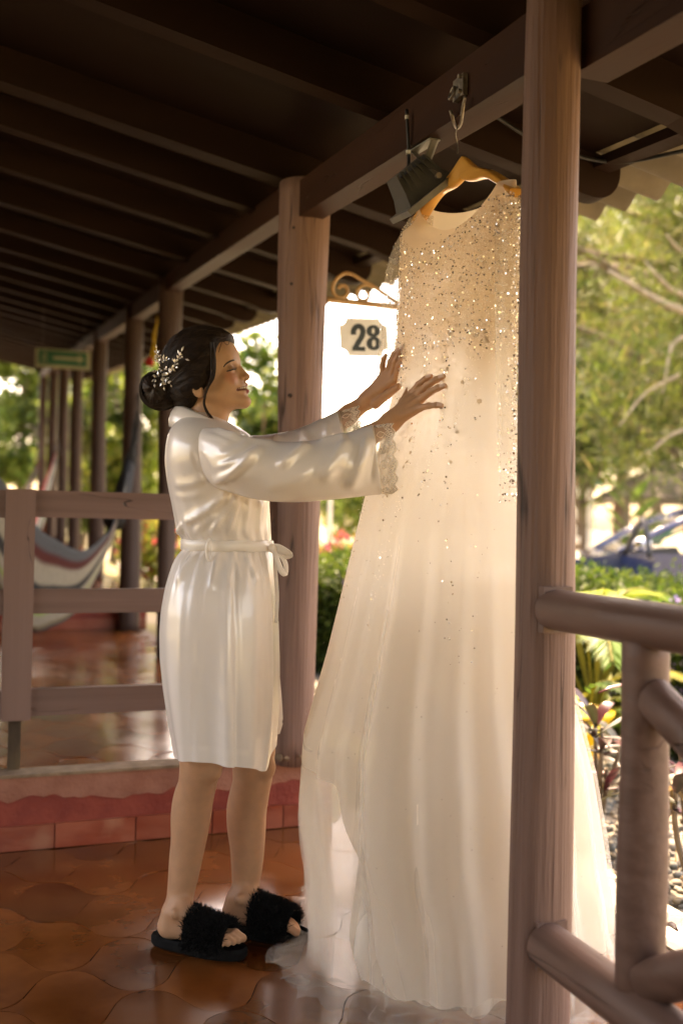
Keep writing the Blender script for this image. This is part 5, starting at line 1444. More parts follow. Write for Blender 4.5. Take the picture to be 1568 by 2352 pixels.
near_r = [((446, 1000), (462, 1090), 2.56, 0.06), ((466, 985), (478, 1112), 2.48, 0.075), ((515, 988), (512, 1124), 2.42, 0.078), ((560, 1001), (553, 1136), 2.395, 0.080), ((620, 1014), (608, 1148), 2.375, 0.080),
          ((680, 1017), (672, 1152), 2.365, 0.082), ((740, 1010), (738, 1148), 2.362, 0.082), ((795, 997), (800, 1142), 2.365, 0.078), ((835, 983), (850, 1136), 2.372, 0.072), ((853, 976), (874, 1134), 2.376, 0.070)]
G1, R1 = sleeve(near_r, nl, 'sleeve')
fl = [((510, 1005), (520, 1070), 2.72, 0.06), ((560, 1003), (560, 1062), 2.71, 0.07), ((620, 1000), (632, 1062), 2.70, 0.07), ((680, 988), (692, 1062), 2.68, 0.07), ((735, 965), (750, 1058), 2.66, 0.065), ((776, 945), (798, 1048), 2.645, 0.06)]
ll = [([(630, 1000), (640, 1025), (660, 1050)], 0.012, 5, 14), ([(690, 985), (705, 1010), (735, 1030)], 0.010, 6, 12), ([(560, 1010), (600, 1016), (630, 1012)], 0.006, 6, 8), ([(750, 965), (752, 1000), (765, 1035)], 0.006, 7, 9)]
G2, R2 = sleeve(fl, ll, 'sleeve', 50, 60)

# lace cuffs: netting with raised scallops and flower motifs of thread
M['net'] = pbr('lace_net', (0.80, 0.72, 0.60), rough=0.7, alpha=0.33, transl=0.3)
M['thread'] = pbr('lace_thread', (0.82, 0.74, 0.63), (0.88, 0.82, 0.72), 20, rough=0.6)
def cuff(G, edge_top, edge_bot, D_, hd, name):
    na = G.shape[1]
    a_ = np.arange(na) / na * 2 * pi
    tp, bt = W(*edge_top, D_), W(*edge_bot, D_)
    c = (tp + bt) / 2; hv = (tp - bt) / 2
    sh = 1 - 0.22 * np.clip(-np.sin(a_), 0, 1) ** 2
    end = c + np.sin(a_)[:, None] * hv + (np.cos(a_) * hd * sh)[:, None] * FH
    nsc = 14
    scal = 0.010 * np.abs(np.sin(a_ * nsc / 2))
    axis = unit(end.mean(0) - G[-1].mean(0))
    t = np.linspace(0, 1, 12)[:, None, None]
    st_ = G[-1] * 1.0
    Gl = st_ * (1 - t) + (end + axis * scal[:, None]) * t
    Gl = Gl + 0.0015 * np.sin(t * 9 + a_[None, :, None] * 7) * unit(np.cross(axis, UP))
    net = MB().grid(Gl, closed=True).obj('lace_cuff', M['net'], robe, smooth=True)
    th_ = MB()
    def at(q, a):
        fi = np.clip(q, 0, 1) * 11; i = np.minimum(fi.astype(int), 10); f = (fi - i)[:, None]
        aj = (a / (2 * pi) * na) % na; j = aj.astype(int) % na; g_ = (aj - np.floor(aj))[:, None]
        A = Gl[i, j] * (1 - g_) + Gl[i, (j + 1) % na] * g_; B = Gl[i + 1, j] * (1 - g_) + Gl[i + 1, (j + 1) % na] * g_
        return A * (1 - f) + B * f
    lp = np.linspace(0, 2 * pi, 260)
    th_.tube(at(np.full(260, 0.995), lp), 0.0012, 4, cap=False)
    th_.tube(at(np.full(260, 0.03), lp), 0.0011, 4, cap=False)
    th_.tube(at(0.62 + 0.08 * np.sin(lp * 14), lp), 0.0008, 4, cap=False)
    for k in range(nsc):
        a0 = (k + 0.5) / nsc * 2 * pi; w_ = pi / nsc
        for m in range(5):                          # fan of petals in each scallop
            aa = a0 + (m - 2) * w_ * 0.36
            s = np.linspace(0, 2 * pi, 14)
            q0 = 0.80 - 0.03 * abs(m - 2)
            th_.tube(at(q0 + 0.11 * np.cos(s), aa + w_ * 0.16 * np.sin(s)), 0.0009, 4, cap=False)
        if k % 2 == 0:
            for m in range(6):
                s = np.linspace(0, 2 * pi, 12); q0 = 0.38 + 0.13 * cos(m * pi / 3); aa = a0 + w_ * 0.42 * sin(m * pi / 3)
                th_.tube(at(q0 + 0.07 * np.cos(s), aa + w_ * 0.2 * np.sin(s)), 0.0009, 4, cap=False)
        else:
            s = np.linspace(0, 1, 16)
            for sg in (-1, 1):
                th_.tube(at(0.12 + 0.5 * s, a0 + sg * w_ * 0.5 * np.sin(s * 4)), 0.0009, 4, cap=False)
    th_.obj('lace_thread', M['thread'], robe, smooth=True)
cuff(G1, (893, 966), (903, 1135), 2.378, 0.066, 'near')
cuff(G2, (816, 934), (828, 1030), 2.635, 0.055, 'far')

# belt, loop and bow
M['belt'] = pbr('belt_satin', (0.86, 0.79, 0.71), (0.90, 0.84, 0.77), 3, rough=0.28, spec=0.7)
def ring_at(y, g):
    xl, xr, rb = [np.interp(y, RW[:, 0], RW[:, k]) for k in (1, 2, 3)]
    c = W((xl + xr) / 2, y, 2.585); ra = (xr - xl) / 2 / (FOC / 2.585)
    ex = 2.25
    cx_ = np.sign(np.cos(th)) * np.abs(np.cos(th)) ** (2 / ex); sx_ = np.sign(np.sin(th)) * np.abs(np.sin(th)) ** (2 / ex)
    return c + ((ra + g) * cx_)[:, None] * RT + ((rb + g) * sx_)[:, None] * FH
Gb = np.stack([ring_at(1240, 0.003), ring_at(1242, 0.0075), ring_at(1251, 0.0085), ring_at(1260, 0.0075), ring_at(1263, 0.003)])
Gb += (0.0015 * np.sin(9 * th))[None, :, None] * UP
MB().grid(Gb, closed=True).obj('belt', M['belt'], robe, smooth=True)
lp = [(482, 1236, 2.448), (477, 1245, 2.440), (474, 1262, 2.440), (476, 1282, 2.444), (482, 1290, 2.448), (485, 1275, 2.446), (487, 1250, 2.444), (484, 1237, 2.448)]
MB().tube(catmull(np.array([W(*q) for q in lp]), 30), np.tile([[0.004, 0.0012]], (30, 1)), 6).obj('belt_loop', M['belt'], robe, smooth=True)
def ribbon(pts, wpts, name):
    P = catmull(np.array([W(*q) for q in pts]), 30); Wd = catmull(np.array([W(*q) for q in wpts]), 30)
    G = np.stack([P, P * 0.66 + Wd * 0.34 + 0.0025 * RT, P * 0.34 + Wd * 0.66 + 0.0025 * RT, Wd], 1)
    o = MB().grid(G).obj(name, M['belt'], robe, smooth=True)
    o.modifiers.new('thickness', 'SOLIDIFY').thickness = 0.0015
ribbon([(618, 1252, 2.53), (640, 1250, 2.50), (668, 1268, 2.50), (655, 1275, 2.52), (628, 1264, 2.53)], [(618, 1266, 2.54), (640, 1272, 2.51), (672, 1278, 2.51), (655, 1284, 2.53), (628, 1272, 2.54)], 'bow_loop')
ribbon([(622, 1258, 2.52), (628, 1280, 2.49), (640, 1315, 2.49), (652, 1322, 2.50), (650, 1295, 2.52), (634, 1266, 2.53)], [(632, 1256, 2.53), (640, 1280, 2.50), (652, 1310, 2.50), (661, 1318, 2.51), (660, 1290, 2.53), (640, 1262, 2.54)], 'bow_loop')
ribbon([(626, 1262, 2.52), (628, 1310, 2.515), (632, 1370, 2.52), (630, 1430, 2.525)], [(634, 1262, 2.52), (637, 1310, 2.515), (641, 1370, 2.52), (638, 1430, 2.525)], 'belt_end')
MB().blobs([W(626, 1259, 2.515)], np.array([[0.011, 0.011, 0.013]])).obj('knot', M['belt'], robe, smooth=True)
# ================================================================ the wedding dress on its hanger
HG_F, HG_N, HG_A = np.array([1.118, 2.505, 1.950]), np.array([1.121, 1.968, 1.868]), np.array([1.118, 2.232, 2.022])
DB = np.array([1.15, 2.3, 0.0])
dress = root('wedding_dress', DB, 'ivory beaded tulle wedding dress hanging from the roof beam', 'dress')
M['dress'] = pbr('ivory_lining', (0.91, 0.845, 0.755), (0.93, 0.875, 0.80), 2.5, (1, 1, 0.3), rough=0.55, transl=0.60, sheen=0.2, alpha=0.84, tint=True)
M['dress_satin'] = pbr('ivory_dress_satin', (0.88, 0.82, 0.73), (0.91, 0.86, 0.78), 3, rough=0.33, transl=0.35, spec=0.6)
M['tulle'] = pbr('tulle', (0.90, 0.85, 0.77), (0.92, 0.88, 0.81), 4, rough=0.8, transl=0.45, alpha=('z', 1.0, 1.55, 0.24, 0.0))
M['tulle_inner'] = pbr('inner_tulle', (0.90, 0.86, 0.78), None, 4, rough=0.8, transl=0.5, alpha=0.17)
M['tulle_fine'] = pbr('sheer_net', (0.80, 0.70, 0.55), (0.86, 0.78, 0.64), 5, rough=0.8, transl=0.4, alpha=('z', 1.15, 1.42, 0.02, 0.26))
NP = 220
ph = np.arange(NP) / NP * 2 * pi                     # 0: garden (+x), 90deg: far (+y), 180deg: towards the woman
# height, centre x, centre y, rx towards woman, rx garden, ry far, ry near
DT = np.array([(1.90, 1.118, 2.236, 0.030, 0.030, 0.268, 0.262), (1.80, 1.118, 2.236, 0.075, 0.060, 0.272, 0.266), (1.66, 1.116, 2.235, 0.105, 0.085, 0.258, 0.255), (1.52, 1.116, 2.236, 0.108, 0.09, 0.235, 0.232),
  (1.40, 1.118, 2.240, 0.112, 0.10, 0.228, 0.222), (1.26, 1.12, 2.25, 0.150, 0.13, 0.240, 0.225), (1.10, 1.13, 2.26, 0.205, 0.17, 0.270, 0.245), (0.90, 1.14, 2.27, 0.262, 0.21, 0.320, 0.275), (0.70, 1.15, 2.28, 0.320, 0.25, 0.372, 0.30), (0.50, 1.16, 2.29, 0.385, 0.29, 0.430, 0.360), (0.25, 1.17, 2.30, 0.40, 0.33, 0.450, 0.385), (0.0, 1.18, 2.30, 0.415, 0.37, 0.465, 0.405)])
LEFT = np.array([(495, 945), (560, 922), (700, 916), (900, 902), (1000, 878), (1140, 838), (1300, 800), (1500, 753), (1690, 702), (1850, 694), (2000, 716), (2090, 722)], float)
def dress_rings(zs, grow=0.0, folds=None, fit=True, lean=1.0):
    G = np.zeros((len(zs), NP, 3))
    for i, z in enumerate(zs):
        p = [np.interp(z, DT[::-1, 0], DT[::-1, k]) for k in range(1, 7)]
        for it in range(4 if fit else 1):
            gw = grow(z) if callable(grow) else grow
            rx = np.where(np.cos(ph) < 0, p[2], p[3]) + gw; ry = np.where(np.sin(ph) > 0, p[4], p[5]) + gw
            ex = 2.2 if z > 1.3 else 2.05
            cx_ = np.sign(np.cos(ph)) * np.abs(np.cos(ph)) ** (2 / ex); sy_ = np.sign(np.sin(ph)) * np.abs(np.sin(ph)) ** (2 / ex)
            P = np.stack([p[0] + rx * cx_, p[1] + ry * sy_, np.full(NP, z)], 1)
            if not fit or z > 1.86: break
            Q = proj(P); k = Q[:, 0].argmin(); tgt = np.interp(Q[k, 1], LEFT[:, 0], LEFT[:, 1])
            e = np.clip((Q[k, 0] - tgt) / FOC * 2.6, -0.05, 0.05)
            p[2] += e * 0.75; p[4] += e * 0.75
        if folds is not None:
            f = folds(z, ph)
            P[:, :2] += f[:, None] * unit(P[:, :2] - np.array([p[0], p[1]]))
        G[i] = P
    return G
fr = np.random.default_rng(21)
waves = [(n, fr.uniform(0, 6.28), fr.uniform(0.5, 1.0)) for n in (7, 11, 16, 23, 31)]
def foldfun(gain, ph0=0.0, top=1.3, sharp=1.0):
    def f(z, a):
        g_ = gain * sstep(top, 0.3, z)
        v_ = sum(am / (1 + 0.06 * n) * np.sin(n * (a + ph0) + p0 + 0.25 * sin(z * 5 + n)) for n, p0, am in waves)
        return g_ * (np.abs(v_) ** 0.8 * np.sign(v_)) * sharp
    return f
# bodice and lined skirt
zs = np.concatenate([np.linspace(1.905, 1.3, 44), np.linspace(1.285, 0.50, 46)])
hem = 0.50 - 0.42 * sstep(radians(192), radians(222), ph) * sstep(radians(359), radians(330), ph) - 0.03 * np.sin(ph * 2)
zf_ = np.linspace(1.905, 0.02, 150)
Gf = dress_rings(zf_, 0.0, foldfun(0.024, 0, 1.38))
GM = np.zeros((len(zs), NP, 3)); tz = (1.905 - zs) / (1.905 - zs[-1])
for j in range(NP):
    zc = np.where(zs > 1.3, zs, 1.3 - (1.3 - zs) / (1.3 - zs[-1]) * (1.3 - hem[j]))
    GM[:, j, 0] = np.interp(-zc, -zf_, Gf[:, j, 0]); GM[:, j, 1] = np.interp(-zc, -zf_, Gf[:, j, 1]); GM[:, j, 2] = zc
# shoulder line follows the tilted hanger; scooped neckline in between
s_al = np.clip((GM[0, :, 1] - HG_N[1]) / (HG_F[1] - HG_N[1]), 0, 1)
zsh = HG_N[2] + (HG_F[2] - HG_N[2]) * s_al
scoop = np.sin(np.clip((s_al - 0.10) / 0.80, 0, 1) * pi) ** 0.75
front = np.cos(ph) < 0
ztop = zsh + 0.012 - scoop * np.where(front, 0.085, 0.03)
wt = sstep(1.62, 1.905, zs)[:, None]
GM[:, :, 2] = GM[:, :, 2] + wt * (ztop - 1.905)[None]
nude = sstep(1.38, 1.60, GM[..., 2:3] + 0.03 * np.sin(9 * ph)[None, :, None])         # nude lining under the beaded bodice
GMc = (1 - nude) * np.ones(3) + nude * np.array((0.84, 0.72, 0.58))
o = MB().grid(GM, closed=True, col=GMc).obj('lined_skirt', M['dress'], dress, smooth=True)
# satin under panel falling to the floor
def ring_simple(zs, tab, ff):
    tab = np.array(tab, float); G = np.zeros((len(zs), NP, 3))
    for i, z in enumerate(zs):
        cx, cy, rx, ry = [np.interp(z, tab[::-1, 0], tab[::-1, k]) for k in (1, 2, 3, 4)]
        r_ = 1 + ff(z, ph)
        G[i] = np.stack([cx + rx * r_ * np.cos(ph), cy + ry * r_ * np.sin(ph), np.full(NP, z)], 1)
    return G
zz = np.linspace(0.95, 0.012, 48)
GS = ring_simple(zz, [(0.95, 1.15, 2.26, 0.15, 0.16), (0.6, 1.14, 2.235, 0.20, 0.20), (0.3, 1.13, 2.215, 0.245, 0.225), (0.10, 1.125, 2.205, 0.27, 0.24), (0.0, 1.13, 2.205, 0.25, 0.225)],
                 lambda z, a: sstep(0.95, 0.1, z) * (0.045 * np.sin(6 * a + 0.7 + 0.6 * z) + 0.03 * np.sin(11 * a + 2) + 0.018 * np.sin(17 * a + 1 + z * 2)))
GS[-6:, :, 2] += (np.linspace(0, 1, 6) ** 2)[:, None] * (0.010 * np.sin(8 * ph) + 0.008 * np.sin(15 * ph + 1) + 0.012)[None]
o = MB().grid(GS, closed=True).obj('satin_panel', M['dress_satin'], dress, smooth=True)
# sheer tulle layers spreading on the floor
def crumple(G, amp, seed, z0):
    rg = np.random.default_rng(seed)
    P = G.reshape(-1, 3).copy(); D_ = np.zeros_like(P)
    for k in range(26):
        kv = rg.normal(0, 1, 3) * rg.uniform(8, 34); dv = unit(rg.normal(0, 1, 3) * (1, 1, 0.35)); phs = rg.uniform(0, 6.28)
        s_ = np.sin(P @ kv + phs)
        D_ += dv * s_[:, None] / (0.4 + np.linalg.norm(kv) / 14)
    w_ = sstep(z0, 0.05, P[:, 2])[:, None]
    P = P + D_ * amp * w_
    P[:, 2] = np.maximum(P[:, 2], 0.004 + 0.004 * rg.random(len(P)))
    return P.reshape(G.shape)
for k, (grow, gain, ph0, z0, zend, lab) in enumerate(((0.010, 0.020, 0.15, 1.56, 0.006, 'outer'), (-0.028, 0.022, 1.1, 0.90, 0.010, 'middle'), (-0.06, 0.026, 2.0, 0.75, 0.010, 'inner'), (-0.10, 0.030, 3.1, 0.70, 0.010, 'innermost'))):
    zt = np.linspace(z0, zend, 64)
    GT = dress_rings(zt, grow, foldfun(0.024, 0, 1.38))
    if k == 0: GT[:, :, 2] = np.maximum(GT[:, :, 2], 0.004)
    GT = crumple(GT, (0.009, 0.008, 0.010, 0.012)[k], 40 + k, 0.50)
    m_ = MB().grid(GT, closed=True)
    if k < 2:                                       # the hem pools outwards
        last = GT[-1]; cen = np.array([1.16, 2.30, 0])
        rgk = np.random.default_rng(60 + k)
        ext = last + unit((last - cen) * (1, 1, 0)) * (0.05 + 0.05 * np.abs(np.sin(5 * ph + k)) + 0.02 * rgk.random(NP))[:, None]
        ext[:, 2] = 0.006 + 0.02 * np.abs(np.sin(19 * ph + 2 * k))
        ext[:, 1] = np.maximum(ext[:, 1], 1.86)
        m_.grid(np.stack([last, (last + ext) / 2 + (0, 0, 0.018), ext]), closed=True)
    m_.obj('tulle_layer', M['tulle'] if k < 2 else M['tulle_inner'], dress, smooth=True)
# torn-looking inner ribbon strip hanging in the opening
rbn = []
for i, (x, y) in enumerate(((912, 1772), (908, 1840), (922, 1880), (903, 1905), (915, 1930), (903, 1960), (906, 2020), (903, 2060))):
    rbn.append([W(x, y, 2.43), W(x + 14 - 2 * (i % 3), y + 3, 2.40), W(x + 26 - 3 * (i % 2), y, 2.37)])
MB().grid(np.array(rbn)).obj('ribbon_strip', M['dress'], dress, smooth=True)

# sheer long sleeves
def dsleeve(path, rx, ry):
    P = catmull(np.array(path, float), 40)
    a_ = np.arange(40) / 40 * 2 * pi
    rxx = np.interp(np.linspace(0, 1, 40), np.linspace(0, 1, len(rx)), rx); ryy = np.interp(np.linspace(0, 1, 40), np.linspace(0, 1, len(ry)), ry)
    fd = 1 + 0.16 * np.sin(5 * a_[None] + 4 * np.linspace(0, 1, 40)[:, None]) 
    G = P[:, None] + (rxx[:, None] * np.cos(a_)[None] * fd)[..., None] * np.array([1.0, 0, 0]) + (ryy[:, None] * np.sin(a_)[None] * fd)[..., None] * np.array([0, 1.0, 0.0])
    MB().grid(G, closed=True).obj('sheer_sleeve', M['tulle_fine'], dress, smooth=True)
    return G
SF = dsleeve([(1.118, 2.475, 1.935), (1.105, 2.510, 1.84), (1.085, 2.512, 1.70), (1.072, 2.520, 1.50), (1.040, 2.525, 1.30), (1.005, 2.530, 1.17)], [0.03, 0.055, 0.062, 0.058, 0.05, 0.045], [0.03, 0.035, 0.036, 0.034, 0.032, 0.03])
SN = dsleeve([(1.121, 2.000, 1.852), (1.120, 1.972, 1.76), (1.118, 1.962, 1.62), (1.118, 1.960, 1.45), (1.115, 1.957, 1.28), (1.11, 1.957, 1.15)], [0.03, 0.042, 0.042, 0.038, 0.032, 0.022], [0.03, 0.034, 0.036, 0.034, 0.030, 0.02])

# sequins, beads and thread flowers
def disks(C, N_, r_, seg=7):
    n = len(C); t1 = unit(np.cross(N_, np.array([0.31, 0.52, 0.79]))); t2 = np.cross(N_, t1)
    a_ = np.arange(seg) / seg * 2 * pi
    V = C[:, None] + np.asarray(r_)[:, None, None] * (np.cos(a_)[None, :, None] * t1[:, None] + np.sin(a_)[None, :, None] * t2[:, None])
    return V.reshape(-1, 3), np.arange(n * seg).reshape(n, seg)
M['sequin'] = pbr('champagne_sequin', (0.95, 0.86, 0.72), (1.0, 0.94, 0.84), 30, rough=0.13, rough2=0.24, metal=0.85)
M['bead'] = pbr('glass_bead', (0.80, 0.70, 0.58), (0.95, 0.89, 0.80), 60, rough=0.18, spec=0.9, transl=0.55)
M['embroidery'] = pbr('taupe_embroidery', (0.66, 0.56, 0.44), (0.78, 0.68, 0.55), 40, rough=0.5, transl=0.5)
NM = gnormal(GM, True); NM = NM * np.sign((NM * (GM - np.array([1.12, 2.24, 0]) * (1, 1, 0) - GM * (0, 0, 1))).sum(-1, keepdims=True))
def sample(G, N_, i, j):
    n_, m_ = G.shape[:2]
    i0 = np.clip(i.astype(int), 0, n_ - 2); j0 = j.astype(int) % m_; fi, fj = (i - i0)[:, None], (j - np.floor(j))[:, None]; j1 = (j0 + 1) % m_
    P = (G[i0, j0] * (1 - fj) + G[i0, j1] * fj) * (1 - fi) + (G[i0 + 1, j0] * (1 - fj) + G[i0 + 1, j1] * fj) * fi
    return P, N_[i0, j0]
fr2 = np.random.default_rng(5)
def zi(z): return np.interp(-z, -zs, np.arange(len(zs)))
pos_i, pos_j = [], []
n1 = 16000                                             # the encrusted bodice
z_ = 1.84 - 0.34 * fr2.random(n1) ** 1.15 + fr2.normal(0, 0.015, n1); a_ = fr2.random(n1) * NP
pos_i.append(zi(z_)); pos_j.append(a_)
vines = np.sort(fr2.random(34) * NP)                  # trailing vines down the skirt
for a0 in vines:
    n2 = int(fr2.uniform(110, 260)); ln = fr2.uniform(0.25, 0.72)
    t = fr2.random(n2) ** 1.4
    pos_i.append(zi(1.55 - ln * t)); pos_j.append(a0 + 2.2 * np.sin(t * 7 + a0) + fr2.normal(0, 1.3, n2) * (1 - 0.4 * t))
i_, j_ = np.concatenate(pos_i), np.concatenate(pos_j)
P, N_ = sample(GM, NM, i_, j_ % NP)
n = len(P)
kind = fr2.random(n)
Nt = unit(N_ + 0.75 * fr2.standard_normal((n, 3)))
P = P + N_ * 0.004
sel = kind < 0.30
sq = MB(); V, F = disks(P[sel], Nt[sel], fr2.uniform(0.0014, 0.0027, sel.sum())); sq.add(V, F)
sel2 = kind >= 0.30
bd = MB()
q = P[sel2]; dr = unit(np.cross(N_[sel2], fr2.standard_normal((sel2.sum(), 3))))
V, F = leaf_quads(q - dr * 0.002, fr2.uniform(0.003, 0.0065, len(q)), 0.0019, dirs=dr, nrm=N_[sel2], fold=0.5); bd.add(V, F)
for G_, sgn in ((SF, 1), (SN, -1)):                  # sleeves edged with beads
    Ns = gnormal(G_, True); cen = G_.mean(1, keepdims=True); Ns = Ns * np.sign((Ns * (G_ - cen)).sum(-1, keepdims=True))
    n3 = 1500
    ii = fr2.random(n3) ** 1.1 * 38.9; jj = fr2.random(n3) * 40
    ed = fr2.random(n3) < 0.6
    jj = np.where(ed, (10 if sgn > 0 else 30) + fr2.normal(0, 2.5, n3), jj)
    Ps, N3 = sample(G_, Ns, ii, jj % 40)
    s3 = fr2.random(n3) < 0.4
    Nt3 = unit(N3 + 0.6 * fr2.standard_normal((n3, 3)))
    V, F = disks(Ps[s3] + N3[s3] * 0.002, Nt3[s3], fr2.uniform(0.0017, 0.003, s3.sum())); sq.add(V, F)
    dr = unit(np.cross(N3[~s3], fr2.standard_normal(((~s3).sum(), 3))))
    V, F = leaf_quads(Ps[~s3] + N3[~s3] * 0.002, 0.005, 0.002, dirs=dr, nrm=N3[~s3], fold=0.5); bd.add(V, F)
n4 = 500                                             # scattered glitter on the skirt
zz4 = 1.3 - 0.75 * fr2.random(n4); Pg, Ng = sample(GM, NM, zi(zz4), fr2.random(n4) * NP)
V, F = disks(Pg + Ng * 0.016, unit(Ng + 0.5 * fr2.standard_normal((n4, 3))), np.full(n4, 0.0011)); sq.add(V, F)
so = sq.obj('sequins', M['sequin'], dress, kind='stuff'); bo_ = bd.obj('beads', M['bead'], dress, kind='stuff')
# embroidered flowers
nfl = 260
zf = np.where(np.arange(nfl) < 90, 1.80 - 0.30 * fr2.random(nfl), 1.56 - 0.34 * fr2.random(nfl))
af = vines[fr2.integers(0, len(vines), nfl)] + fr2.normal(0, 1.4, nfl)
Pf, Nf = sample(GM, NM, zi(zf), af)
em = MB()
for p, nn in zip(Pf, Nf):
    t1 = unit(np.cross(nn, [0.2, 0.3, 0.9])); t2 = np.cross(nn, t1); r_ = fr2.uniform(0.004, 0.008)
    a5 = np.arange(6) / 6 * 2 * pi + fr2.random() * 6
    d = np.cos(a5)[:, None] * t1 + np.sin(a5)[:, None] * t2
    V, F = leaf_quads(np.repeat(p[None] + nn * 0.0045, 6, 0), r_, r_ * 0.62, dirs=d, nrm=np.repeat(nn[None], 6, 0), fold=0.3)
    em.add(V, F)
em.obj('embroidered_flowers', M['embroidery'], dress, kind='stuff')

# wooden hanger, its wire hook and the steel hook on the beam
M['hanger'] = pbr('varnished_wood', (0.50, 0.215, 0.035), (0.68, 0.33, 0.07), 6, (4, 0.6, 4), rough=0.28, rough2=0.38, coat=0.4, bump=0.05, bscale=30)
hg = root('clothes_hanger', HG_A, 'varnished wooden clothes hanger holding the wedding dress', 'hanger')
for e, nm in ((HG_F, 'far'), (HG_N, 'near')):
    ax_ = e - HG_A
    t = np.linspace(0, 1, 24)
    up_c = HG_A + np.outer(t, ax_) + np.outer(0.012 * np.sin(t * pi) - 0.009 * np.exp(-((t - 0.28) / 0.18) ** 2) + 0.008 * np.exp(-(t / 0.14) ** 2) - 0.010, UP)
    hgt = 0.034 * np.exp(-(t / 0.25) ** 2) + 0.026 - 0.006 * t; wid = 0.011 + 0.009 * t
    R_ = np.stack([wid, hgt / 2], 1)
    rows = []
    for k in range(24):
        aa = np.arange(16) / 16 * 2 * pi
        c = up_c[k] - UP * hgt[k] * 0.45
        rows.append(c + (wid[k] * np.sign(np.cos(aa)) * np.abs(np.cos(aa)) ** 0.6)[:, None] * np.array([1.0, 0, 0]) + (hgt[k] / 2 * np.sign(np.sin(aa)) * np.abs(np.sin(aa)) ** 0.6)[:, None] * UP)
    m_ = MB().grid(np.array(rows), closed=True, flip=(nm == 'near')); m_.add(rows[-1], [np.array([list(range(16))])])
    m_.obj('arm', M['hanger'], hg, smooth=True)
def WX(px, py, x):
    d = _fw + (px - CX) / FOC * _rt + (CY - py) / FOC * _up
    return CAM + d * (x / d[0])
hk = [W(1050, 352, 2.455), WX(1050, 330, 1.105), WX(1046, 310, 1.09), WX(1048, 298, 1.078), WX(1051, 291, 1.074)]
MB().tube(catmull(np.array(hk), 20), 0.0016, 6).obj('wire_hook', M['metal_rust'], hg, smooth=True)
sh = root('steel_hook', W(1080, 205, 2.33), 'bent steel hook bolted to the beam above the hanger', 'hook')
pc = W(1082, 206, 2.335)
fx = XB - 0.046
MB().box((fx - 0.012, pc[1] - 0.026, pc[2] - 0.026), (fx, pc[1] + 0.026, pc[2] + 0.024)).obj('bracket_plate', M['metal_rust'], sh)
for dz in (-0.016, 0.018):
    MB().tube([(fx - 0.02, pc[1] - 0.016, pc[2] + dz), (fx - 0.011, pc[1] - 0.016, pc[2] + dz)], 0.005, 8).obj('bolt', M['metal_rust'], sh)
aa = np.linspace(0, 2 * pi, 20)
MB().tube([(fx - 0.022 + 0.004 * cos(a), pc[1] + 0.010 + 0.010 * sin(a), pc[2] - 0.012 + 0.014 * cos(a)) for a in aa], 0.004, 6, cap=False).obj('ring', M['metal_rust'], sh, smooth=True)
hp = [WX(1068, 222, 1.024), WX(1063, 245, 1.026), WX(1060, 268, 1.032), WX(1057, 285, 1.05), WX(1050, 294, 1.074), WX(1043, 285, 1.05), WX(1038, 268, 1.03), WX(1034, 254, 1.025)]
MB().tube(catmull(np.array(hp), 34), 0.0042, 7).obj('bent_rod', M['metal_rust'], sh, smooth=True)
# ================================================================ house number sign on its scroll bracket
M['iron'] = pbr('tan_painted_iron', (0.36, 0.20, 0.085), (0.46, 0.28, 0.13), 14, rough=0.5)
yS = 3.445
br = root('sign_bracket', (1.17, yS, 1.91), 'tan scrolled iron bracket on the middle column', 'bracket')
def SP(px, py):                                   # a point in the upright plane of the sign
    a = (px - CX) / FOC; b = (CY - py) / FOC
    d = _fw + a * _rt + b * _up
    return CAM + d * (yS / d[1])
MB().tube([SP(752, 688), SP(930, 707)], 0.0105, 4).obj('bar', M['iron'], br)
def arcp(cx, cy, r_, a0, a1, n=26): return [SP(cx + r_ * cos(a), cy + r_ * sin(a)) for a in np.linspace(a0, a1, n)]
sc1 = [SP(*q) for q in ((918, 700), (895, 684), (860, 660), (830, 643), (808, 630), (790, 628), (772, 642), (764, 660), (768, 676), (780, 684), (794, 679), (798, 666), (792, 657), (781, 657), (777, 663))]
MB().tube(catmull(np.array(sc1), 60), np.tile([[0.0022, 0.008]], (60, 1)), 6).obj('scroll', M['iron'], br, smooth=True)
sc2 = [SP(*q) for q in ((862, 661), (845, 655), (830, 657), (820, 668), (821, 682), (832, 690), (844, 686), (846, 676), (840, 668))]
MB().tube(catmull(np.array(sc2), 40), np.tile([[0.0022, 0.007]], (40, 1)), 6).obj('scroll', M['iron'], br, smooth=True)
M['sign_white'] = pbr('sign_board', (0.84, 0.81, 0.75), (0.88, 0.86, 0.81), 30, (1, 1, 8), rough=0.55, transl=0.2)
M['ink'] = pbr('black_ink', (0.012, 0.018, 0.015), (0.03, 0.035, 0.032), 30, (1, 1, 12), rough=0.5)
sg = root('number_sign', SP(838, 775), 'white hanging sign with the number 28 beside the dress', 'sign')
o2 = []
cx0, cx1, cy0, cy1 = 781, 890, 731, 818
k = 17
pts = []
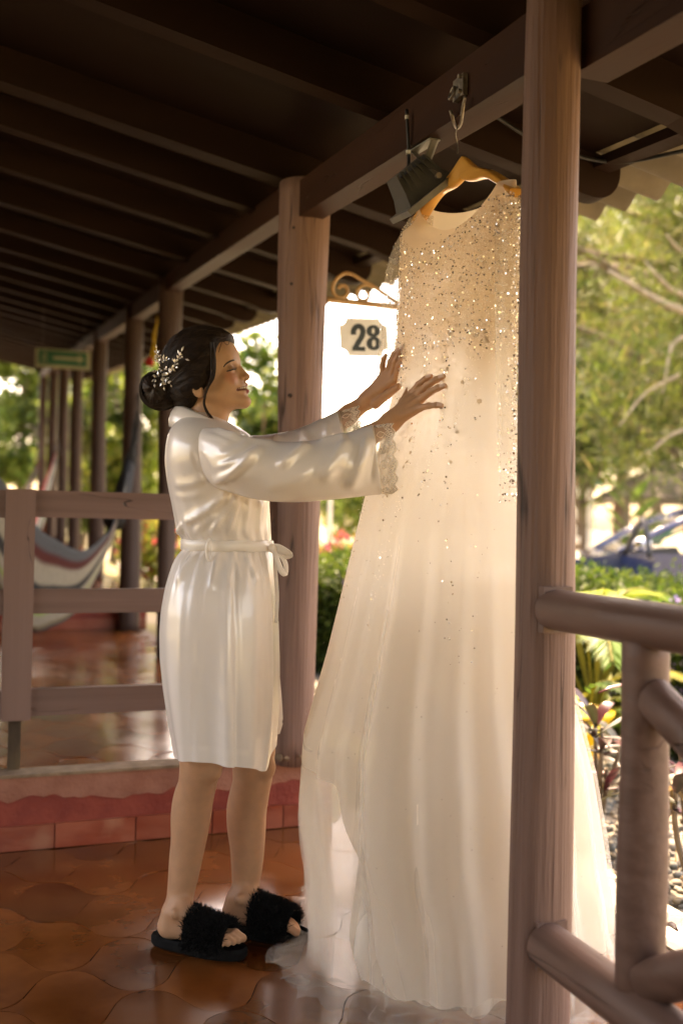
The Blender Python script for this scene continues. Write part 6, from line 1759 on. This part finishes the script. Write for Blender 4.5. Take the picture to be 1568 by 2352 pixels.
for (ox, oy, a0) in ((cx0, cy0, 0), (cx0, cy1, -90), (cx1, cy1, 180), (cx1, cy0, 90)):
    arc_ = [(ox + k * cos(radians(a)), oy + k * sin(radians(a))) for a in np.linspace(a0 + 90, a0, 7)] if True else []
    if (ox, oy) == (cx0, cy1): arc_ = [(ox + k * cos(radians(a)), oy + k * sin(radians(a))) for a in np.linspace(0, -90, 7)][::-1][::-1]
    if (ox, oy) == (cx0, cy0): arc_ = [(ox + k * cos(radians(a)), oy + k * sin(radians(a))) for a in np.linspace(0, 90, 7)]
    if (ox, oy) == (cx0, cy1): arc_ = [(ox + k * cos(radians(a)), oy + k * sin(radians(a))) for a in np.linspace(-90, 0, 7)]
    if (ox, oy) == (cx1, cy1): arc_ = [(ox + k * cos(radians(a)), oy + k * sin(radians(a))) for a in np.linspace(180, 270, 7)]
    if (ox, oy) == (cx1, cy0): arc_ = [(ox + k * cos(radians(a)), oy + k * sin(radians(a))) for a in np.linspace(90, 180, 7)]
    pts += arc_
pts = [SP(x + 0.06 * (y - 775), y + 0.02 * (x - 838)) for x, y in pts]
n = len(pts); bk = [p + np.array([0, 0.004, 0]) for p in pts]
MB().add(pts + bk, [np.array([list(range(n)), list(range(n, 2 * n))[::-1]]), np.array([[i, i + n, (i + 1) % n + n, (i + 1) % n] for i in range(n)])]).obj('board', M['sign_white'], sg)
def stroke(path, width, name, closed=False):
    """flat painted stroke of a digit, slightly proud of the board"""
    L_ = catmull(np.array(path, float), 60) if not closed else np.array(path, float)
    T = np.gradient(L_, axis=0) if not closed else np.roll(L_, -1, 0) - np.roll(L_, 1, 0)
    T = T / np.linalg.norm(T, axis=1, keepdims=True); Nn = np.stack([-T[:, 1], T[:, 0]], 1)
    wd = np.broadcast_to(width, (len(L_),))[:, None] / 2
    A, B = L_ + Nn * wd, L_ - Nn * wd
    f = np.array([0, -0.0012, 0])
    G = np.stack([[SP(*q) + f for q in A], [SP(*q) + f for q in B]], 1)
    if closed: G = np.concatenate([G, G[:1]])
    return MB().grid(G)
aa = np.linspace(0, 2 * pi, 60, endpoint=False)
d8 = stroke([(856.5 + 9.5 * cos(a), 760.5 + 10.0 * sin(a)) for a in aa], 10.0 + 2.5 * np.cos(aa) ** 2 - 2.5 * np.sin(aa) ** 2, 'digit', True)
e8 = stroke([(858.0 + 10.5 * cos(a), 789 + 12.0 * sin(a)) for a in aa], 10.0 + 2.5 * np.cos(aa) ** 2 - 2.5 * np.sin(aa) ** 2, 'digit', True)
e8.v[0] = e8.v[0] + np.array([0, -0.0006, 0])
for vv, ff in zip(e8.v, e8.f): d8.add(vv, ff)
d8.obj('digit', M['ink'], sg)
d2 = stroke([(811.5, 769), (811.5, 760), (816, 752), (823, 749.5), (830, 753), (833, 762), (830.5, 773), (824, 784), (818, 795), (815.5, 802)], 12.0, 'digit')
f2 = stroke([(809, 801), (820, 801.3), (838, 802)], 9.5, 'digit'); f2.v[0] = f2.v[0] + np.array([0, -0.0006, 0])
for vv, ff in zip(f2.v, f2.f): d2.add(vv, ff)
d2.obj('digit', M['ink'], sg)
for px in (806, 866):
    MB().tube([SP(px, 694 + (px - 806) * 0.1), SP(px + 1, 735)], 0.0012, 5).obj('wire', M['metal_dark'], sg)

# ================================================================ floodlight under the beam with its cable
fc = W(962, 432, 2.60)
fl = root('floodlight', fc, 'grey metal floodlight bolted under the beam beside the hanger', 'floodlight')
M['grey_metal'] = pbr('cast_grey_metal', (0.045, 0.043, 0.038), (0.085, 0.08, 0.07), 14, rough=0.5, rough2=0.65, metal=0.3)
M['grey_light'] = pbr('worn_grey_metal', (0.15, 0.14, 0.12), (0.24, 0.225, 0.19), 20, rough=0.45, rough2=0.6, metal=0.4)
en = unit(RT * 0.62 - UP * 0.74 + FH * 0.28); e1 = unit(RT * 0.70 + UP * 0.62 + FH * 0.1); e1 = unit(e1 - en * (e1 @ en)); e2 = np.cross(en, e1)
def FP(a, b, c): return fc + e1 * a + e2 * b + en * c
def obox(m_, a0, a1, b0, b1, c0, c1, tap=1.0):
    V = [FP(a * (tap if c == c0 else 1), b * (tap if c == c0 else 1), c) for c in (c0, c1) for b in (b0, b1) for a in (a0, a1)]
    return m_.add(V, np.array([[0, 2, 3, 1], [4, 5, 7, 6], [0, 1, 5, 4], [2, 6, 7, 3], [0, 4, 6, 2], [1, 3, 7, 5]]))
obox(MB(), -0.088, 0.088, -0.075, 0.075, 0.020, 0.036).obj('front_frame', M['grey_light'], fl)
obox(MB(), -0.070, 0.070, -0.060, 0.060, -0.050, 0.0195, 0.62).obj('housing', M['grey_metal'], fl)
for k in range(7):
    a = -0.060 + k * 0.020
    obox(MB(), a - 0.003, a + 0.003, -0.055, 0.055, -0.062, 0.012, 0.75).obj('cooling_fin', M['grey_metal'], fl)
for k in range(9):
    a = -0.080 + k * 0.02
    obox(MB(), a - 0.006, a + 0.006, -0.083, -0.0752, 0.0215, 0.034).obj('frame_notch', M['metal_dark'], fl)
bt_ = [W(948, 372, 2.60), W(1000, 346, 2.55)]
zt = min(zb(b[1]) for b in bt_) - 0.003
m_ = MB()
for b_, s_ in zip((W(932, 395, 2.64), W(990, 350, 2.52)), (-1, 1)):
    p0 = np.array([XB - 0.02, b_[1], zb(b_[1]) - 0.004]); p1 = FP(0.03, 0.078 * -s_, 0.0)
    MB().tube([p0, (p0 + p1) / 2, p1], np.tile([[0.011, 0.0022]], (3, 1)), 6).obj('bracket_arm', M['grey_light'], fl)
    MB().tube([p1 - e2 * 0.006, p1 + e2 * 0.006], 0.008, 8).obj('bolt', M['metal_rust'], fl)
p0, p1 = np.array([XB - 0.02, W(932, 395, 2.64)[1], 0]), np.array([XB - 0.02, W(990, 350, 2.52)[1], 0])
MB().add([(XB - 0.035, q[1], zb(q[1]) - dz) for q in (p0, p1) for dz in (0.002, 0.006)] + [(XB - 0.005, q[1], zb(q[1]) - dz) for q in (p0, p1) for dz in (0.002, 0.006)], np.array([[0, 1, 3, 2], [4, 6, 7, 5], [0, 4, 5, 1], [2, 3, 7, 6], [1, 5, 7, 3], [0, 2, 6, 4]])).obj('bracket_base', M['grey_light'], fl)
M['cable'] = pbr('black_cable', (0.010, 0.009, 0.008), (0.02, 0.018, 0.016), 20, rough=0.55)
M['clip'] = pbr('white_tape', (0.6, 0.58, 0.52), rough=0.6)
cb = root('power_cable', W(935, 260, 2.60), 'short black cable taped to the beam above the floodlight', 'cable')
cpth = [W(933, 252, 2.60), W(936, 300, 2.60), W(938, 355, 2.605), W(937, 400, 2.58), W(930, 440, 2.56), W(936, 456, 2.565), W(946, 452, 2.58)]
MB().tube(catmull(np.array(cpth), 30), 0.0045, 7).obj('cable', M['cable'], cb, smooth=True)
for q in ((934, 270), (937, 350)):
    MB().tube([W(q[0], q[1] - 4, 2.60), W(q[0], q[1] + 4, 2.60)], 0.0062, 8).obj('tape', M['clip'], cb)
ec = [(1.28, 2.50, zr(1.28, 2.5) + 0.10), (1.5, 2.52, zr(1.5, 2.5) + 0.07), (1.74, 2.50, zr(1.74, 2.5) + 0.085), (1.80, 2.2, zr(1.8, 2.2) + 0.07), (1.86, 1.8, zr(1.86, 1.8) + 0.045), (1.95, 1.2, zr(1.95, 1.2) + 0.08), (2.0, 0.4, zr(2.0, 0.4) + 0.1)]
o = MB().tube(catmull(np.array(ec), 40), 0.006, 7).obj('eave_cable', M['cable'], base=ec[0], smooth=True)
add_meta(o, 'long black cable sagging along the eave at the top right', 'cable')

# ================================================================ green exit sign hanging far down the veranda
ep = W(146, 825, 9.0)
ex = root('exit_sign', ep, 'green and white emergency exit sign with an arrow hanging from the ceiling', 'sign')
M['sign_green'] = pbr('green_film', (0.014, 0.095, 0.050), (0.02, 0.12, 0.065), 6, rough=0.4)
M['sign_pale'] = pbr('pale_film', (0.24, 0.24, 0.16), (0.30, 0.30, 0.20), 6, rough=0.5)
def EP(x, z, dy=0.0): return ep + np.array([x, dy, z])
def ebox(x0, x1, z0, z1, y0, y1): return MB().box(EP(x0, z0, y0), EP(x1, z1, y1))
ebox(-0.24, 0.24, -0.085, 0.085, 0.0, 0.012).obj('board', M['sign_pale'], ex)
ebox(-0.215, 0.205, -0.055, 0.068, -0.004, -0.001).obj('green_field', M['sign_green'], ex)
MB().add([EP(*q, -0.007) for q in ((-0.09, 0.022), (-0.09, -0.008), (0.13, -0.008), (0.13, -0.035), (0.185, 0.007), (0.13, 0.049), (0.13, 0.022))], [np.array([[0, 1, 2, 3, 4, 5, 6]])]).obj('arrow', M['sign_pale'], ex)
mn = MB()
mn.tube([EP(-0.155, 0.045, -0.007), EP(-0.155, 0.058, -0.007)], 0.008, 8)
for a, b in (((-0.158, 0.04), (-0.168, 0.0)), ((-0.168, 0.0), (-0.145, -0.02)), ((-0.145, -0.02), (-0.155, -0.045)), ((-0.168, 0.0), (-0.19, -0.035)), ((-0.16, 0.032), (-0.135, 0.012)), ((-0.16, 0.032), (-0.185, 0.02))):
    mn.tube([EP(*a, -0.007), EP(*b, -0.007)], 0.006, 6)
mn.obj('running_figure', M['sign_pale'], ex)
for x in (-0.18, 0.18):
    zc = zr(ep[0] + x, ep[1])
    MB().tube([EP(x, 0.08, 0.006), (ep[0] + x, ep[1] + 0.006, zc)], 0.004, 6).obj('hanging_rod', M['metal_dark'], ex)

# ================================================================ hammocks
M['weave'] = pbr('cotton_weave', (0.85, 0.85, 0.85), (1, 1, 1), 60, rough=0.9, tint=True, bump=0.5, bscale=160, transl=0.1)
def hammock(rn, bt, rf_, stripes, knot, hang, label, nropes=12, rope=(0.05, 0.045, 0.04), bundle=None):
    A, B, C_ = [catmull(np.array([W(*q) for q in L_]), 64) for L_ in (rn, bt, rf_)]
    t = np.linspace(0, 1, 56)[None, :, None]
    G = A[:, None] * (2 * (t - 0.5) * (t - 1)) + B[:, None] * (4 * t * (1 - t)) + C_[:, None] * (2 * t * (t - 0.5))
    g_ = np.sin(np.linspace(0, pi, 64)) 
    G = G + (0.012 * np.sin(np.linspace(0, 44, 56))[None, :, None] * (1 - g_)[:, None, None]) * np.array([0, 0, 1.0])
    tt = np.linspace(0, 1, 56); sx = np.array([s[0] for s in stripes]); sc = np.array([s[1] for s in stripes])
    col = sc[np.clip(np.searchsorted(sx, tt, 'right') - 1, 0, len(sx) - 1)]
    r_ = root('hammock', B[32], label, 'hammock', 'hammocks tied to the columns')
    o_ = MB().grid(G, col=np.broadcast_to(col[None], (64, 56, 3)).copy()).obj('cloth', M['weave'], r_, smooth=True)
    o_.modifiers.new('thickness', 'SOLIDIFY').thickness = 0.01
    if bundle: MB().tube(catmull(np.array([W(*q) for q in bundle]), 16), np.linspace(0.075, 0.03, 16), 10, col=(0.05, 0.05, 0.055)).obj('gathered_end', M['weave'], r_, smooth=True)
    k_, h_ = W(*knot), W(*hang)
    rp_ = MB()
    for q in range(nropes):
        e = G[-1, int(q * 55 / (nropes - 1))]
        rp_.tube(catmull(np.array([e + rng.normal(0, 0.03, 3), (e + k_) / 2 + rng.normal(0, 0.02, 3), k_, h_]), 12), 0.006, 5, col=np.array(rope))
    rp_.obj('rope', M['weave'], r_, smooth=True)
    return r_
GB, RD_, CR, DK, LM, TN = (0.10, 0.10, 0.105), (0.10, 0.02, 0.016), (0.34, 0.29, 0.22), (0.04, 0.036, 0.034), (0.28, 0.33, 0.11), (0.24, 0.19, 0.12)
hammock([(-120, 960, 5.3), (0, 1095, 5.55), (85, 1207, 5.8), (137, 1243, 5.95), (191, 1265, 6.15), (238, 1235, 6.4), (268, 1190, 6.6), (300, 1060, 7.1)],
        [(-140, 1010, 5.4), (-40, 1280, 5.6), (60, 1440, 5.85), (120, 1440, 6.0), (175, 1405, 6.2), (222, 1325, 6.4), (262, 1225, 6.65), (303, 1066, 7.1)],
        [(-100, 960, 5.9), (10, 1120, 6.1), (95, 1225, 6.3), (150, 1268, 6.45), (200, 1275, 6.6), (245, 1225, 6.75), (280, 1150, 6.9), (306, 1068, 7.1)],
        [(0, GB), (0.045, RD_), (0.075, CR), (0.15, DK), (0.20, CR), (0.27, LM), (0.30, CR), (0.38, TN), (0.43, GB), (0.5, (0.04, 0.05, 0.08)), (0.7, RD_), (0.74, (0.05, 0.06, 0.1))],
        (318, 935, 7.45), (321, 890, 7.58), 'cream and grey striped hammock sagging behind the plank fence', bundle=[(262, 1200, 6.7), (280, 1140, 6.9), (294, 1085, 7.05), (304, 1040, 7.2)])
hammock([(60, 1235, 10.5), (82, 1170, 11.5), (100, 1115, 12.2), (120, 1062, 13.0), (128, 1040, 13.4)], [(72, 1260, 10.6), (95, 1190, 11.5), (108, 1125, 12.2), (124, 1066, 13.0), (129, 1042, 13.4)],
        [(86, 1240, 10.9), (105, 1180, 11.8), (118, 1115, 12.4), (127, 1064, 13.1), (130, 1043, 13.4)], [(0, (0.42, 0.06, 0.05)), (0.28, (0.5, 0.45, 0.4)), (0.5, (0.03, 0.09, 0.05)), (0.7, (0.5, 0.47, 0.4))],
        (134, 1010, 13.8), (140, 960, 14.3), 'red, white and green striped hammock far down the veranda', 6, (0.2, 0.16, 0.13))
hammock([(30, 1180, 14.5), (52, 1130, 15.2), (70, 1095, 15.8), (86, 1058, 16.3)], [(42, 1190, 14.6), (60, 1140, 15.3), (76, 1098, 15.8), (88, 1060, 16.3)], [(54, 1180, 14.8), (68, 1135, 15.4), (80, 1095, 15.9), (89, 1060, 16.3)],
        [(0, (0.30, 0.22, 0.15)), (0.35, (0.15, 0.18, 0.22)), (0.7, (0.40, 0.14, 0.08))], (98, 1010, 16.4), (106, 965, 16.6), 'grey and orange hammock at the far end of the veranda', 5, (0.2, 0.16, 0.13))
M['yrope'] = pbr('yellow_rope', (0.42, 0.26, 0.015), (0.55, 0.36, 0.03), 60, rough=0.8)
M['rrope'] = pbr('red_rope', (0.45, 0.02, 0.015), (0.55, 0.04, 0.03), 60, rough=0.8)
yr = root('rope_bundle', W(350, 790, 6.35), 'yellow rope with a red knot hanging beside the column behind her head', 'rope')
for q in range(5):
    MB().tube(catmull(np.array([W(362 + q * 2, 725, 6.2), W(356 - q, 770, 6.3), W(348 + 2 * q, 812, 6.4), W(344 + q, 826, 6.4)]), 14), 0.007, 6).obj('strand', M['yrope'], yr, smooth=True)
MB().blobs([W(344, 828, 6.38), W(340, 832, 6.38), W(347, 833, 6.38)], np.array([[0.022, 0.022, 0.026]] * 3)).obj('knot', M['rrope'], yr, smooth=True)

# ================================================================ hair comb of crystals and pearls
M['crystal'] = pbr('crystal', (0.95, 0.88, 0.80), rough=0.10, metal=0.45, spec=1.0)
M['pearl'] = pbr('pearl', (0.85, 0.76, 0.66), rough=0.22, spec=0.8, coat=0.6)
M['silver'] = pbr('silver_wire', (0.75, 0.68, 0.58), rough=0.25, metal=1.0)
def on_hair(px, py, off=0.004):
    Ds = np.linspace(2.38, 2.75, 260)
    P = np.array([W(px, py, d) for d in Ds])
    H = np.minimum(hair_sdf(w2h(P)), bun_sdf(w2h(P)))
    k = np.argmax(H < 0) if (H < 0).any() else 130
    return W(px, py, Ds[k]) - unit(W(px, py, Ds[k]) - CAM) * off
def C3(cx, cy): return (308.5 + cx * 0.3125, 735 + cy * 0.3125)
comb = root('hair_comb', on_hair(*C3(190, 340)), 'sparkling crystal and pearl bridal comb in her dark hair', 'hair comb')
branches = [[(190, 340), (255, 375), (290, 310), (330, 275), (372, 285)], [(250, 380), (310, 310), (330, 270), (345, 235)], [(190, 340), (172, 280), (165, 215)], [(190, 340), (158, 400), (152, 465)],
            [(200, 350), (205, 420), (217, 488)], [(210, 350), (242, 420), (266, 472)], [(200, 340), (250, 360), (300, 352)], [(190, 330), (215, 300), (245, 290)], [(185, 330), (205, 365), (225, 410), (232, 440)]]
pearls = []
wires = MB()
octa = np.array([[1, 0, 0], [-1, 0, 0], [0, 0.42, 0], [0, -0.42, 0], [0, 0, 0.3], [0, 0, -0.3]]); octf = np.array([[0, 2, 4], [2, 1, 4], [1, 3, 4], [3, 0, 4], [2, 0, 5], [1, 2, 5], [3, 1, 5], [0, 3, 5]])
cst = None
for bi, b in enumerate(branches):
    L_ = catmull(np.array(b, float), 9)
    P = np.array([on_hair(*C3(*q)) for q in L_])
    wires.tube(P, 0.0006, 4)
    for k in range(2, 9):
        tdir = unit(P[k] - P[k - 1]); vn = unit(CAM - P[k]); sd = np.cross(vn, tdir)
        if k % 2 == 0 or k == 8:
            for s_ in ((1, -1) if k < 8 else (0,)):
                d = unit(tdir + sd * s_ * 0.9); ln = 0.0072 * rng.uniform(0.75, 1.2)
                s2 = unit(np.cross(vn, d)); c = P[k] + d * ln * 1.1 + vn * 0.002
                V = c + ln * (octa[:, :1] * d + octa[:, 1:2] * s2 + octa[:, 2:] * unit(vn + 0.3 * rng.standard_normal(3)))
                MB().add(V, octf).obj('crystal', M['crystal'], comb)
        else:
            pearls += [P[k] + sd * 0.003 * rng.choice([-1, 1]) + vn * 0.002]
for k in range(14): pearls.append(on_hair(*C3(185 + rng.normal(0, 16), 290 + rng.normal(0, 28)), 0.007))
wires.obj('wire', M['silver'], comb)
MB().blobs(np.array(pearls), np.full(len(pearls), 0.0028)).obj('pearls', M['pearl'], comb, smooth=True, kind='stuff')

# ================================================================ unseen walls at left, added to darken the veranda
M['unseen_wall'] = pbr('brown_red_plaster', (0.16, 0.075, 0.05), (0.20, 0.10, 0.07), 4, rough=0.85, bump=0.2, bscale=40)
MB().box((-1.15, 4.1, 0.0), (-0.95, 19.5, 4.6)).obj('unseen_wall', M['unseen_wall'], kind='structure')  # stands in for rooms; set close to darken the far columns
MB().box((-1.25, -2.4, 0.0), (-1.10, 1.75, 3.4)).obj('unseen_wall', M['unseen_wall'], kind='structure')  # put in only to shade the near post, rails and floor
